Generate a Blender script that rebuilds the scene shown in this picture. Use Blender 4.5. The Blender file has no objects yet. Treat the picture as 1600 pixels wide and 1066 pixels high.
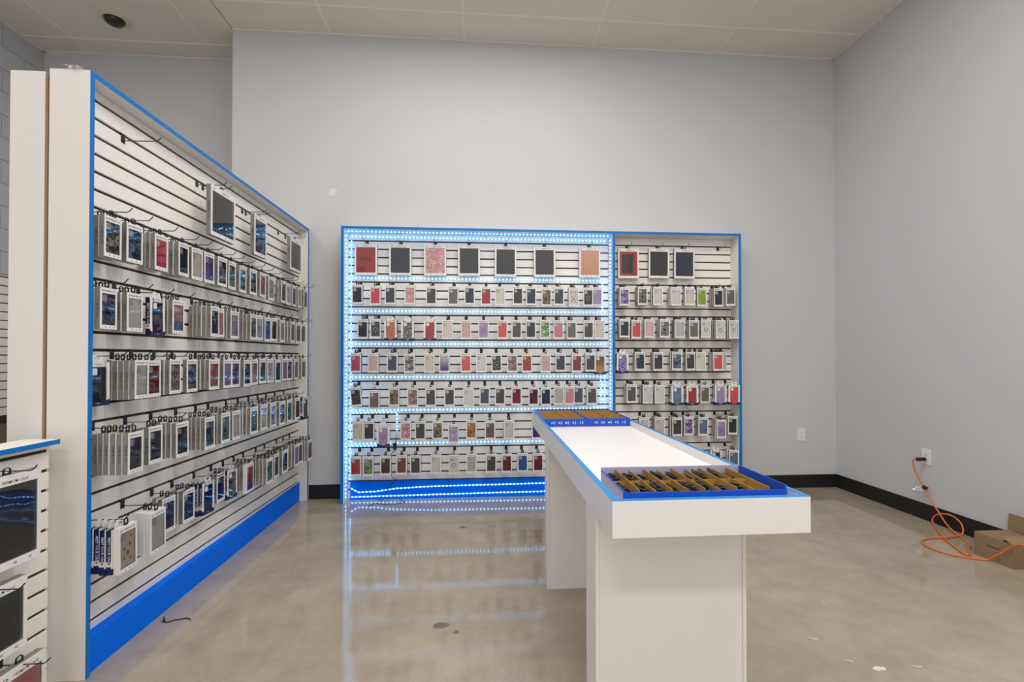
import bpy, bmesh, math, random
from mathutils import Matrix, Vector
random.seed(11)
scene = bpy.context.scene
COL = scene.collection
PI = math.pi

# ------------------------------------------------------------------ camera
cam_data = bpy.data.cameras.new('camera')
cam_data.sensor_width = 36.0
cam_data.lens = 757.21 * 36.0 / 1600.0
cam_data.shift_x = -16.29 / 1600.0
cam_data.shift_y = 16.74 / 1600.0
cam_data.clip_start = 0.05
camera = bpy.data.objects.new('camera', cam_data)
COL.objects.link(camera)
CAM = Vector((0.0, 0.0, 1.2858))
yaw, pitch, roll = 0.0784, 0.0107, -0.0008
fwd = Vector((math.sin(yaw) * math.cos(pitch), math.cos(yaw) * math.cos(pitch), math.sin(pitch)))
rgt = Vector((math.cos(yaw), -math.sin(yaw), 0.0))
upv = rgt.cross(fwd)
r2 = math.cos(roll) * rgt + math.sin(roll) * upv
u2 = -math.sin(roll) * rgt + math.cos(roll) * upv
camera.matrix_world = Matrix(((r2.x, u2.x, -fwd.x, CAM.x), (r2.y, u2.y, -fwd.y, CAM.y), (r2.z, u2.z, -fwd.z, CAM.z), (0, 0, 0, 1)))
scene.camera = camera

# ------------------------------------------------------------------ world and exposure
world = bpy.data.worlds.new('World')
scene.world = world
world.use_nodes = True
bg = world.node_tree.nodes['Background']
bg.inputs[0].default_value = (1.0, 0.985, 0.97, 1)
bg.inputs[1].default_value = 0.98
vs = scene.view_settings
vs.view_transform = 'Standard'
vs.look = 'None'
vs.exposure = 0.0
vs.gamma = 1.0
vs.use_curve_mapping = False
scene.cycles.use_denoising = True
scene.cycles.max_bounces = 8
scene.cycles.sample_clamp_indirect = 4.0

# room measures (metres)
WALL_Y, RECESS_Y, RIGHT_X, LEFT_X, BUMP_X, CEIL_Z, REAR_Y = 4.539, 5.011, 3.464, -4.25, -2.267, 4.244, -2.55
# unseen ceiling panels, some added to brighten recess and right side: centre x, centre y, watts
PANEL_LIGHTS = [(-0.79, 3.24, 8), (0.42, 3.24, 9), (0.42, 2.02, 20), (1.64, 2.02, 21), (0.42, 0.19, 18), (1.64, 0.19, 18), (-3.2, 0.19, 20), (-3.2, 2.63, 15), (-0.79, -1.64, 36), (1.64, -1.64, 36)]
LIGHT_COLOUR = (1.0, 0.965, 0.92)
LED_STRENGTH = 12.0
LED_COLOUR = (0.10, 0.47, 1.0)


# ------------------------------------------------------------------ helpers
def tag(o, label=None, cat=None, group=None, kind=None):
    if label: o['label'] = label
    if cat: o['category'] = cat
    if group: o['group'] = group
    if kind: o['kind'] = kind
    return o


def empty(name, loc=(0, 0, 0), rz=0.0):
    o = bpy.data.objects.new(name, None)
    o.empty_display_size = 0.05
    o.location = loc
    o.rotation_euler = (0, 0, rz)
    COL.objects.link(o)
    return o


def place(name, mesh, parent=None, loc=(0, 0, 0), rot=(0, 0, 0)):
    o = bpy.data.objects.new(name, mesh)
    COL.objects.link(o)
    o.location = loc
    o.rotation_euler = rot
    if parent is not None: o.parent = parent
    return o


class MB:
    """collects faces, builds one mesh"""
    def __init__(self):
        self.v, self.f, self.m = [], [], []

    def face(self, pts, m=0):
        n = len(self.v)
        self.v += [tuple(p) for p in pts]
        self.f.append(tuple(range(n, n + len(pts))))
        self.m.append(m)

    def box(self, a, b, m=0, skip=''):
        x0, y0, z0 = a
        x1, y1, z1 = b
        n = len(self.v)
        self.v += [(x0, y0, z0), (x1, y0, z0), (x1, y1, z0), (x0, y1, z0), (x0, y0, z1), (x1, y0, z1), (x1, y1, z1), (x0, y1, z1)]
        for key, q in (('b', (0, 3, 2, 1)), ('t', (4, 5, 6, 7)), ('f', (0, 1, 5, 4)), ('r', (1, 2, 6, 5)), ('k', (2, 3, 7, 6)), ('l', (3, 0, 4, 7))):
            if key in skip: continue
            self.f.append(tuple(n + i for i in q))
            self.m.append(m)
        return self

    def prism(self, outline, y0, y1, m=0, mside=None):
        """outline of (x, z) counter-clockwise seen from -y, extruded from y0 (front) to y1"""
        if mside is None: mside = m
        n = len(self.v)
        k = len(outline)
        self.v += [(x, y0, z) for x, z in outline] + [(x, y1, z) for x, z in outline]
        self.f.append(tuple(n + i for i in range(k)))
        self.m.append(m)
        self.f.append(tuple(n + k + i for i in reversed(range(k))))
        self.m.append(mside)
        for i in range(k):
            j = (i + 1) % k
            self.f.append((n + i, n + k + i, n + k + j, n + j))
            self.m.append(mside)
        return self

    def ring(self, outer, inner, y0, y1, m=0):
        """frame between two equal-length (x, z) loops, front at y0, back at y1"""
        n = len(self.v)
        k = len(outer)
        for y in (y0, y1):
            self.v += [(x, y, z) for x, z in outer]
            self.v += [(x, y, z) for x, z in inner]
        o0, i0, o1, i1 = n, n + k, n + 2 * k, n + 3 * k
        for i in range(k):
            j = (i + 1) % k
            for q in ((o0 + i, o0 + j, i0 + j, i0 + i), (o1 + j, o1 + i, i1 + i, i1 + j), (o0 + j, o0 + i, o1 + i, o1 + j), (i0 + i, i0 + j, i1 + j, i1 + i)):
                self.f.append(q)
                self.m.append(m)
        return self

    def tube(self, pts, r, seg=6, m=0, closed=False):
        pts = [Vector(p) for p in pts]
        k = len(pts)
        n = len(self.v)
        ref = Vector((0.13, 0.31, 0.94))
        for i, p in enumerate(pts):
            a = pts[i - 1] if (i > 0 or closed) else p
            b = pts[(i + 1) % k] if (i < k - 1 or closed) else p
            d = (b - a).normalized()
            s = d.cross(ref)
            if s.length < 0.05: s = d.cross(Vector((1, 0, 0)))
            s.normalize()
            t = s.cross(d)
            for q in range(seg):
                c = 2 * PI * q / seg
                self.v.append(tuple(p + r * (math.cos(c) * s + math.sin(c) * t)))
        last = k if closed else k - 1
        for i in range(last):
            i2 = (i + 1) % k
            for q in range(seg):
                w = (q + 1) % seg
                self.f.append((n + i * seg + q, n + i * seg + w, n + i2 * seg + w, n + i2 * seg + q))
                self.m.append(m)
        if not closed:
            self.f.append(tuple(n + q for q in reversed(range(seg))))
            self.f.append(tuple(n + (k - 1) * seg + q for q in range(seg)))
            self.m += [m, m]
        return self

    def add(self, mesh, off=(0, 0, 0), m=None, mat=None):
        n = len(self.v)
        off = Vector(off)
        for v in mesh.vertices:
            c = v.co.copy()
            if mat is not None: c = mat @ c
            self.v.append(tuple(c + off))
        for p in mesh.polygons:
            self.f.append(tuple(n + i for i in p.vertices))
            self.m.append(p.material_index if m is None else m)
        return self

    def mesh(self, name, mats, smooth=False):
        me = bpy.data.meshes.new(name)
        me.from_pydata(self.v, [], self.f)
        for mt in (mats if isinstance(mats, (list, tuple)) else [mats]): me.materials.append(mt)
        me.polygons.foreach_set('material_index', self.m)
        if smooth: me.polygons.foreach_set('use_smooth', [True] * len(self.f))
        me.update()
        return me

    def build(self, name, mats, parent=None, loc=(0, 0, 0), rot=(0, 0, 0), smooth=False):
        return place(name, self.mesh(name, mats, smooth), parent, loc, rot)


def slab(name, a, b, mat, parent=None, bevel=0.0):
    me = MB().box(a, b).mesh(name, mat)
    if bevel:
        bm = bmesh.new()
        bm.from_mesh(me)
        bmesh.ops.remove_doubles(bm, verts=bm.verts, dist=1e-6)
        bmesh.ops.bevel(bm, geom=bm.edges[:], offset=bevel, segments=1, affect='EDGES')
        bm.to_mesh(me)
        bm.free()
    return place(name, me, parent)


def rrect(w, h, r, cx=0.0, cz=0.0, seg=3):
    out = []
    for (sx, sz, a0) in ((1, -1, -PI / 2), (1, 1, 0), (-1, 1, PI / 2), (-1, -1, PI)):
        for i in range(seg + 1):
            a = a0 + (PI / 2) * i / seg
            out.append((cx + sx * (w / 2 - r) + r * math.cos(a), cz + sz * (h / 2 - r) + r * math.sin(a)))
    return out


def circ(rx, rz, cx=0, cz=0, seg=16):
    return [(cx + rx * math.cos(2 * PI * i / seg), cz + rz * math.sin(2 * PI * i / seg)) for i in range(seg)]


def smooth_path(pts, n=6):
    P = [Vector(p) for p in pts]
    out = []
    for i in range(len(P) - 1):
        p0, p1, p2, p3 = P[max(i - 1, 0)], P[i], P[i + 1], P[min(i + 2, len(P) - 1)]
        for j in range(n):
            t = j / n
            out.append(0.5 * ((2 * p1) + (p2 - p0) * t + (2 * p0 - 5 * p1 + 4 * p2 - p3) * t * t + (3 * p1 - p0 - 3 * p2 + p3) * t ** 3))
    out.append(P[-1])
    return out


_TEXT = {}
def text_mesh(body, size, align='CENTER'):
    """flat letters in the x-z plane facing -y"""
    key = (body, size, align)
    if key in _TEXT: return _TEXT[key]
    cu = bpy.data.curves.new('lettering', 'FONT')
    cu.body = body
    cu.size = size
    cu.align_x = align
    cu.align_y = 'CENTER'
    cu.resolution_u = 1
    cu.offset = size * 0.006
    ob = bpy.data.objects.new('lettering', cu)
    me = bpy.data.meshes.new_from_object(ob)
    bpy.data.objects.remove(ob)
    me.transform(Matrix.Rotation(PI / 2, 4, 'X'))
    _TEXT[key] = me
    return me


ORD = ['zeroth', 'first', 'second', 'third', 'fourth', 'fifth', 'sixth', 'seventh', 'eighth', 'ninth', 'tenth', 'eleventh', 'twelfth',
       'thirteenth', 'fourteenth', 'fifteenth', 'sixteenth', 'seventeenth', 'eighteenth', 'nineteenth', 'twentieth']


# ------------------------------------------------------------------ materials
def lin(h):
    def c(x):
        x /= 255.0
        return x / 12.92 if x <= 0.04045 else ((x + 0.055) / 1.055) ** 2.4
    return (c(int(h[0:2], 16)), c(int(h[2:4], 16)), c(int(h[4:6], 16)), 1.0)


def new_mat(name):
    m = bpy.data.materials.new(name)
    m.use_nodes = True
    nt = m.node_tree
    return m, nt, nt.nodes['Principled BSDF']


def plain(name, rgb, rough=0.5, spec=0.5, metal=0.0, coat=0.0, vary=0.0, scale=12.0, bump=0.0, bscale=60.0):
    m, nt, b = new_mat(name)
    rgb = lin(rgb) if isinstance(rgb, str) else tuple(rgb) + (1.0,)
    b.inputs['Base Color'].default_value = rgb
    b.inputs['Roughness'].default_value = rough
    b.inputs['Specular IOR Level'].default_value = spec
    b.inputs['Metallic'].default_value = metal
    b.inputs['Coat Weight'].default_value = coat
    if vary or bump:
        tc = nt.nodes.new('ShaderNodeTexCoord')
    if vary:
        nz = nt.nodes.new('ShaderNodeTexNoise')
        nz.inputs['Scale'].default_value = scale
        nz.inputs['Detail'].default_value = 4
        nt.links.new(tc.outputs['Object'], nz.inputs['Vector'])
        mx = nt.nodes.new('ShaderNodeMix')
        mx.data_type = 'RGBA'
        mx.inputs[6].default_value = tuple(c * (1 - vary) for c in rgb[:3]) + (1,)
        mx.inputs[7].default_value = tuple(min(1, c * (1 + vary)) for c in rgb[:3]) + (1,)
        nt.links.new(nz.outputs['Fac'], mx.inputs[0])
        nt.links.new(mx.outputs[2], b.inputs['Base Color'])
    if bump:
        n2 = nt.nodes.new('ShaderNodeTexNoise')
        n2.inputs['Scale'].default_value = bscale
        n2.inputs['Detail'].default_value = 3
        nt.links.new(tc.outputs['Object'], n2.inputs['Vector'])
        bp = nt.nodes.new('ShaderNodeBump')
        bp.inputs['Strength'].default_value = bump
        bp.inputs['Distance'].default_value = 0.01
        nt.links.new(n2.outputs['Fac'], bp.inputs['Height'])
        nt.links.new(bp.outputs['Normal'], b.inputs['Normal'])
    return m


def emit(name, rgb, strength):
    m, nt, b = new_mat(name)
    b.inputs['Base Color'].default_value = tuple(rgb) + (1,)
    b.inputs['Emission Color'].default_value = tuple(rgb) + (1,)
    b.inputs['Emission Strength'].default_value = strength
    return m


M = {}
M['wall'] = plain('grey_wall_paint', (0.56, 0.57, 0.59), 0.6, 0.3, vary=0.02, scale=2.0, bump=0.12, bscale=90)
M['block'] = plain('painted_block', (0.50, 0.515, 0.54), 0.6, 0.3, vary=0.04, scale=5, bump=0.25, bscale=60)
M['mortar'] = plain('painted_joint', (0.36, 0.37, 0.39), 0.8, 0.2)
M['tile'] = plain('ceiling_tile', (0.74, 0.69, 0.64), 0.9, 0.1, vary=0.04, scale=3.0, bump=0.15, bscale=150)
M['tbar'] = plain('ceiling_grid', (0.82, 0.78, 0.73), 0.5, 0.3)
M['baseboard'] = plain('black_vinyl_base', (0.012, 0.012, 0.014), 0.45, 0.4, vary=0.2, scale=20)
M['white'] = plain('white_melamine', (0.80, 0.77, 0.74), 0.42, 0.4, vary=0.015, scale=3.0)
M['slat'] = plain('slat_melamine', (0.87, 0.84, 0.80), 0.32, 0.45, vary=0.012, scale=4.0)
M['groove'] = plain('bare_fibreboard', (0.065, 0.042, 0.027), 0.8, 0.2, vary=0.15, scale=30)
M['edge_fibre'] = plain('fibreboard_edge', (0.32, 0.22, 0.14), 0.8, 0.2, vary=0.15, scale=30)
M['blue_trim'] = plain('blue_edge_band', (0.0, 0.17, 0.55), 0.4, 0.3)
M['blue_panel'] = plain('blue_kick_panel', (0.0, 0.165, 0.92), 0.6, 0.1, vary=0.03, scale=3)
M['table_trim'] = plain('table_blue_band', (0.0, 0.22, 0.62), 0.3, 0.5)
M['table_white'] = plain('table_laminate', (0.795, 0.775, 0.76), 0.38, 0.4, vary=0.01, scale=3)
M['black'] = plain('black_plastic', (0.012, 0.012, 0.013), 0.4, 0.5)
M['black_wire'] = plain('black_wire', (0.01, 0.01, 0.011), 0.35, 0.5)
M['card_white'] = plain('white_card', (0.80, 0.79, 0.78), 0.35, 0.4)
M['card_grey'] = plain('grey_card', (0.235, 0.225, 0.21), 0.5, 0.3)
M['card_inner'] = plain('inner_card', (0.78, 0.77, 0.75), 0.6, 0.2)
M['card_navy'] = plain('navy_card', (0.008, 0.012, 0.075), 0.4, 0.4)
M['ink'] = plain('dark_ink', (0.03, 0.03, 0.035), 0.6, 0.2)
M['ink_soft'] = plain('spine_ink', (0.075, 0.07, 0.065), 0.6, 0.2)
M['ink_white'] = plain('white_ink', (0.75, 0.76, 0.8), 0.5, 0.3)
M['tray_blue'] = plain('tray_blue_card', (0.0, 0.075, 0.55), 0.4, 0.4)
M['tray_side'] = plain('tray_side_card', (0.42, 0.42, 0.58), 0.5, 0.3)
M['kraft'] = plain('kraft_card', (0.42, 0.235, 0.06), 0.75, 0.2, vary=0.08, scale=40)
M['carton'] = plain('carton_brown', (0.27, 0.185, 0.105), 0.75, 0.2, vary=0.08, scale=25)
M['carton_in'] = plain('carton_inside', (0.30, 0.21, 0.12), 0.8, 0.2, vary=0.08, scale=25)
M['orange'] = plain('orange_cord', (0.80, 0.17, 0.03), 0.4, 0.4)
M['outlet'] = plain('outlet_plastic', (0.78, 0.77, 0.76), 0.35, 0.5)
M['slot'] = plain('outlet_slot', (0.05, 0.05, 0.05), 0.6, 0.3)
M['cable'] = plain('cable_black', (0.014, 0.014, 0.016), 0.35, 0.5)
M['olive_base'] = plain('olive_base_panel', (0.16, 0.155, 0.11), 0.6, 0.3)
M['island'] = plain('camera_opening', (0.7, 0.69, 0.67), 0.4, 0.4)
M['ribbon'] = plain('strip_ribbon', (0.70, 0.78, 0.85), 0.4, 0.4)
M['diode'] = emit('led_diode', LED_COLOUR, LED_STRENGTH)
M['diffuser'] = emit('light_diffuser', LIGHT_COLOUR, 3.0)
M['frame_white'] = plain('fixture_white', (0.75, 0.73, 0.70), 0.5, 0.4)
M['dome'] = plain('dome_smoke', (0.015, 0.015, 0.016), 0.08, 0.6)
M['dome_ring'] = plain('dome_ring', (0.62, 0.57, 0.48), 0.5, 0.4)
M['spackle'] = plain('spackle', (0.70, 0.70, 0.70), 0.7, 0.2)
M['stain'] = plain('floor_stain', (0.16, 0.14, 0.115), 0.3, 0.4, vary=0.2, scale=60)
M['flake'] = plain('pale_flake', (0.70, 0.66, 0.60), 0.6, 0.3)


def film_material(name, tint=1.0, boost=0.0, bump=0.085, scale=10.0):
    m = bpy.data.materials.new(name)
    m.use_nodes = True
    nt = m.node_tree
    nt.nodes.clear()
    out = nt.nodes.new('ShaderNodeOutputMaterial')
    tr = nt.nodes.new('ShaderNodeBsdfTransparent')
    tr.inputs[0].default_value = (tint, tint, tint, 1)
    gl = nt.nodes.new('ShaderNodeBsdfGlossy')
    gl.inputs['Roughness'].default_value = 0.015
    fr = nt.nodes.new('ShaderNodeFresnel')
    fr.inputs['IOR'].default_value = 1.5
    ad = nt.nodes.new('ShaderNodeMath')
    ad.operation = 'MULTIPLY_ADD'
    ad.inputs[1].default_value = 1.3
    ad.inputs[2].default_value = boost
    mix = nt.nodes.new('ShaderNodeMixShader')
    tc = nt.nodes.new('ShaderNodeTexCoord')
    oi = nt.nodes.new('ShaderNodeObjectInfo')
    va = nt.nodes.new('ShaderNodeVectorMath')
    va.operation = 'ADD'
    sc = nt.nodes.new('ShaderNodeMath')
    sc.operation = 'MULTIPLY'
    sc.inputs[1].default_value = 40.0
    nz = nt.nodes.new('ShaderNodeTexNoise')
    nz.inputs['Scale'].default_value = scale
    nz.inputs['Detail'].default_value = 1.0
    bp = nt.nodes.new('ShaderNodeBump')
    bp.inputs['Strength'].default_value = bump
    bp.inputs['Distance'].default_value = 0.012
    L = nt.links.new
    L(oi.outputs['Random'], sc.inputs[0])
    L(tc.outputs['Object'], va.inputs[0])
    L(sc.outputs[0], va.inputs[1])
    L(va.outputs[0], nz.inputs['Vector'])
    L(nz.outputs['Fac'], bp.inputs['Height'])
    L(bp.outputs['Normal'], gl.inputs['Normal'])
    L(bp.outputs['Normal'], fr.inputs['Normal'])
    L(fr.outputs[0], ad.inputs[0])
    L(ad.outputs[0], mix.inputs[0])
    L(tr.outputs[0], mix.inputs[1])
    L(gl.outputs[0], mix.inputs[2])
    L(mix.outputs[0], out.inputs[0])
    return m


M['film'] = film_material('window_film')
M['bag'] = film_material('clear_plastic', 0.95, 0.25, 0.8, 60.0)

COLOURS = {'navy': '262b4d', 'navy_blue': '1f3560', 'slate': '3c4560', 'hot_pink': 'f02a6a', 'black': '2b2b30', 'dark_grey': '474744', 'grey': '85837d',
           'red': 'c22a2c', 'dark_red': '9c1f2e', 'maroon': '5f2430', 'darkred_brown': '92302c', 'coral': 'f2685f', 'rose': 'df7192', 'pale_pink': 'f0cccc',
           'pink': 'ec9aa8', 'sky_blue': '4a90c4', 'magenta': '7c3a94', 'clear': 'f6f2ec', 'beige': 'f4eadb', 'lilac': 'c6aede', 'purple': '6b49ad', 'violet': '4d30a0', 'olive': '5b5a3a', 'green': '559c33',
           'lime': 'a6cc1c', 'gold': 'a89259', 'yellow': 'dda33c', 'blue': '1674d2', 'steel_blue': '7890b4', 'teal': '24586e', 'mauve': '86666e', 'peach': 'efb595',
           'white': 'f6f4f0', 'brown': '84675a', 'mint': 'a6c6a0', 'silver': 'dcdcd8', 'red_black': '30302f'}
SECOND = {'sky_blue': 'f2a898', 'magenta': 'd8354a', 'pink': 'f4e4dc', 'coral': '9ac08a', 'dark_grey': 'b9b4ae', 'gold': '3a3428', 'mauve': 'cfa8a4', 'rose': 'f4dde0', 'lilac': 'e6def0', 'yellow': '8a4a20', 'green': 'dfe8c8',
          'mint': '5c7a60', 'purple': 'd9cdf0', 'black': 'cfcfcf', 'steel_blue': '1d2430', 'navy': '6d83b8', 'navy_blue': '6f9ac8', 'maroon': '20242e', 'teal': '6fd0d0', 'clear': '8fb4c8',
          'violet': 'd8d2d4', 'peach': 'b49cca', 'slate': '9fb0c8', 'white': '8a8a8a', 'silver': '5a5a5a'}
RINGS = {'black': 'cfccc6', 'white': '26262a', 'clear': '3a3a3c', 'navy': '4a5688', 'grey': '6a6866', 'lilac': '55506a', 'silver': '8b8d8e', 'steel_blue': 'b8c8dc', 'dark_grey': '6a6a68',
         'pale_pink': 'b08a8c', 'beige': '9a8878', 'olive': '7c7a52', 'mauve': '5f4550', 'dark_red': '6f1420', 'pink': 'a83a5e'}
_CASE = {}
def case_material(colour, pattern):
    key = (colour, pattern if pattern in 'gsz' else 'p')
    if key in _CASE: return _CASE[key]
    name = colour + '_case' + {'g': '_gradient', 's': '_mottled', 'z': '_striped'}.get(pattern, '')
    m, nt, b = new_mat(name)
    c1 = lin(COLOURS[colour])
    b.inputs['Base Color'].default_value = c1
    b.inputs['Roughness'].default_value = 0.35
    if key[1] != 'p':
        c2 = lin(SECOND.get(colour, 'd8d4ce'))
        tc = nt.nodes.new('ShaderNodeTexCoord')
        ramp = nt.nodes.new('ShaderNodeValToRGB')
        if pattern == 'g':
            sep = nt.nodes.new('ShaderNodeSeparateXYZ')
            nt.links.new(tc.outputs['Generated'], sep.inputs[0])
            src = sep.outputs['Z']
            ramp.color_ramp.elements[0].position, ramp.color_ramp.elements[1].position = 0.15, 0.75
        elif pattern == 's':
            t = nt.nodes.new('ShaderNodeTexNoise')
            t.inputs['Scale'].default_value = 70
            t.inputs['Detail'].default_value = 2
            nt.links.new(tc.outputs['Object'], t.inputs['Vector'])
            src = t.outputs['Fac']
            ramp.color_ramp.elements[0].position, ramp.color_ramp.elements[1].position = 0.47, 0.58
        else:
            t = nt.nodes.new('ShaderNodeTexWave')
            t.bands_direction = 'DIAGONAL'
            t.inputs['Scale'].default_value = 22
            t.inputs['Distortion'].default_value = 9
            t.inputs['Detail Scale'].default_value = 2
            nt.links.new(tc.outputs['Object'], t.inputs['Vector'])
            src = t.outputs['Fac']
            ramp.color_ramp.elements[0].position, ramp.color_ramp.elements[1].position = 0.55, 0.7
        ramp.color_ramp.elements[0].color, ramp.color_ramp.elements[1].color = c1, c2
        nt.links.new(src, ramp.inputs[0])
        nt.links.new(ramp.outputs[0], b.inputs['Base Color'])
    _CASE[key] = m
    return m


_FLAT = {}
def flat(hexv):
    if hexv not in _FLAT: _FLAT[hexv] = plain('tone_' + hexv, hexv, 0.4, 0.4)
    return _FLAT[hexv]


def floor_material():
    m, nt, b = new_mat('polished_concrete')
    L = nt.links.new
    tc = nt.nodes.new('ShaderNodeTexCoord')
    def noise(scale, detail, rough=0.6):
        n = nt.nodes.new('ShaderNodeTexNoise')
        n.inputs['Scale'].default_value = scale
        n.inputs['Detail'].default_value = detail
        n.inputs['Roughness'].default_value = rough
        L(tc.outputs['Object'], n.inputs['Vector'])
        return n
    big, mid, fine = noise(0.9, 5), noise(4.5, 6, 0.7), noise(220, 2)
    r1 = nt.nodes.new('ShaderNodeValToRGB')
    r1.color_ramp.elements[0].position, r1.color_ramp.elements[1].position = 0.3, 0.72
    r1.color_ramp.elements[0].color, r1.color_ramp.elements[1].color = (0.33, 0.28, 0.21, 1), (0.45, 0.385, 0.295, 1)
    L(big.outputs['Fac'], r1.inputs[0])
    def mult(a, fac_node, lo, hi, amount):
        rr = nt.nodes.new('ShaderNodeMapRange')
        rr.inputs[1].default_value, rr.inputs[2].default_value = lo, hi
        rr.inputs[3].default_value, rr.inputs[4].default_value = 1 - amount, 1 + amount * 0.4
        L(fac_node.outputs['Fac'], rr.inputs[0])
        mx = nt.nodes.new('ShaderNodeMix')
        mx.data_type = 'RGBA'
        mx.blend_type = 'MULTIPLY'
        mx.inputs[0].default_value = 1.0
        L(a, mx.inputs[6])
        L(rr.outputs[0], mx.inputs[7])
        return mx.outputs[2]
    c = mult(r1.outputs[0], mid, 0.3, 0.6, 0.16)
    c = mult(c, fine, 0.35, 0.65, 0.13)
    L(c, b.inputs['Base Color'])
    rr = nt.nodes.new('ShaderNodeMapRange')
    rr.inputs[1].default_value, rr.inputs[2].default_value = 0.3, 0.7
    rr.inputs[3].default_value, rr.inputs[4].default_value = 0.035, 0.10
    L(mid.outputs['Fac'], rr.inputs[0])
    L(rr.outputs[0], b.inputs['Roughness'])
    b.inputs['Specular IOR Level'].default_value = 0.6
    bp = nt.nodes.new('ShaderNodeBump')
    bp.inputs['Strength'].default_value = 0.012
    bp.inputs['Distance'].default_value = 0.004
    L(fine.outputs['Fac'], bp.inputs['Height'])
    L(bp.outputs['Normal'], b.inputs['Normal'])
    return m


M['floor'] = floor_material()

# ------------------------------------------------------------------ the room
def structure(o):
    o['kind'] = 'structure'
    return o


structure(slab('floor', (LEFT_X - 0.2, REAR_Y - 0.6, -0.1), (RIGHT_X + 0.2, RECESS_Y + 0.2, 0.0), M['floor']))
structure(slab('wall_back', (BUMP_X, WALL_Y, 0.0), (RIGHT_X + 0.1, RECESS_Y + 0.15, CEIL_Z), M['wall']))
structure(slab('wall_recess', (LEFT_X - 0.2, RECESS_Y, 0.0), (BUMP_X, RECESS_Y + 0.15, CEIL_Z), M['wall']))
structure(slab('wall_right', (RIGHT_X, REAR_Y, 0.0), (RIGHT_X + 0.15, WALL_Y, CEIL_Z), M['wall']))
wl = structure(slab('wall_left', (LEFT_X - 0.2, REAR_Y, 0.0), (LEFT_X - 0.006, RECESS_Y, CEIL_Z), M['mortar']))
block_me = MB().box((-0.1, 0.003, 0.003), (0, 0.403, 0.200)).mesh('block', M['block'])
for i in range(21):
    off = 0.0 if i % 2 == 0 else -0.2032
    for j in range(8):
        y = RECESS_Y - 0.406 * (j + 1) - off
        if y + 0.406 > RECESS_Y + 0.01: continue
        place('block', block_me, wl, (LEFT_X, y, i * 0.2022))
half_me = MB().box((-0.1, 0.003, 0.003), (0, 0.2, 0.200)).mesh('block', M['block'])
for i in range(1, 21, 2): place('block', half_me, wl, (LEFT_X, RECESS_Y - 0.203, i * 0.2022))

# ceiling: hung grid with lay-in tiles
ceil = structure(slab('ceiling', (LEFT_X - 0.2, REAR_Y, CEIL_Z + 0.02), (RIGHT_X + 0.15, RECESS_Y + 0.15, CEIL_Z + 0.12), M['tile']))
XS = [LEFT_X, -3.808, -2.61, -1.40, -0.184, 1.026, 2.253, RIGHT_X]
YS = [4.775, 4.162]
while YS[-1] > REAR_Y + 0.3: YS.append(YS[-1] - 0.61)
def lamp_at(x0, x1, y0, y1):
    return any(x0 < lx < x1 and y0 < ly < y1 for lx, ly, w in PANEL_LIGHTS)
tiles = {}
def tile(x0, x1, y0, y1):
    g = 0.006
    key = (round(x1 - x0, 3), round(y1 - y0, 3))
    if key not in tiles:
        tiles[key] = MB().box((g, g, 0), (key[0] - g, key[1] - g, 0.03)).mesh('tile', M['tile'])
    place('tile', tiles[key], ceil, (x0, y0, CEIL_Z + 0.004))
rows = [(4.775, RECESS_Y)] + [(YS[i + 1], YS[i]) for i in range(len(YS) - 1)]
for (y0, y1) in rows:
    for i in range(len(XS) - 1):
        x0, x1 = XS[i], XS[i + 1]
        if y1 > WALL_Y + 0.01:
            if x0 >= BUMP_X:
                if y0 > WALL_Y: continue
                tile(x0, x1, y0, WALL_Y)
                continue
            if x1 > BUMP_X:
                tile(x0, BUMP_X, y0, y1)
                if y0 < WALL_Y: tile(BUMP_X, x1, y0, WALL_Y)
                continue
        if not lamp_at(x0, x1, y0, y1): tile(x0, x1, y0, y1)
def bar(a, b):
    slab('grid_bar', a, b, M['tbar'], ceil)
b = 0.0085
for x in XS[1:-1]:
    bar((x - b, REAR_Y, CEIL_Z), (x + b, RECESS_Y if x < BUMP_X else WALL_Y, CEIL_Z + 0.006))
for y in YS:
    bar((LEFT_X, y - b, CEIL_Z - 0.0005), (BUMP_X if y > WALL_Y else RIGHT_X, y + b, CEIL_Z + 0.0055))
bar((LEFT_X, RECESS_Y - 0.018, CEIL_Z - 0.001), (BUMP_X, RECESS_Y, CEIL_Z + 0.005))
bar((BUMP_X, WALL_Y - 0.016, CEIL_Z - 0.001), (RIGHT_X, WALL_Y, CEIL_Z + 0.005))
bar((RIGHT_X - 0.016, REAR_Y, CEIL_Z - 0.001), (RIGHT_X, WALL_Y, CEIL_Z + 0.005))
bar((LEFT_X, REAR_Y, CEIL_Z - 0.001), (LEFT_X + 0.018, RECESS_Y, CEIL_Z + 0.005))

# baseboards
structure(slab('baseboard_back', (-1.582, WALL_Y - 0.006, 0), (RIGHT_X, WALL_Y, 0.128), M['baseboard']))
structure(slab('baseboard_right', (RIGHT_X - 0.006, REAR_Y, 0), (RIGHT_X, WALL_Y - 0.006, 0.128), M['baseboard']))

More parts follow.
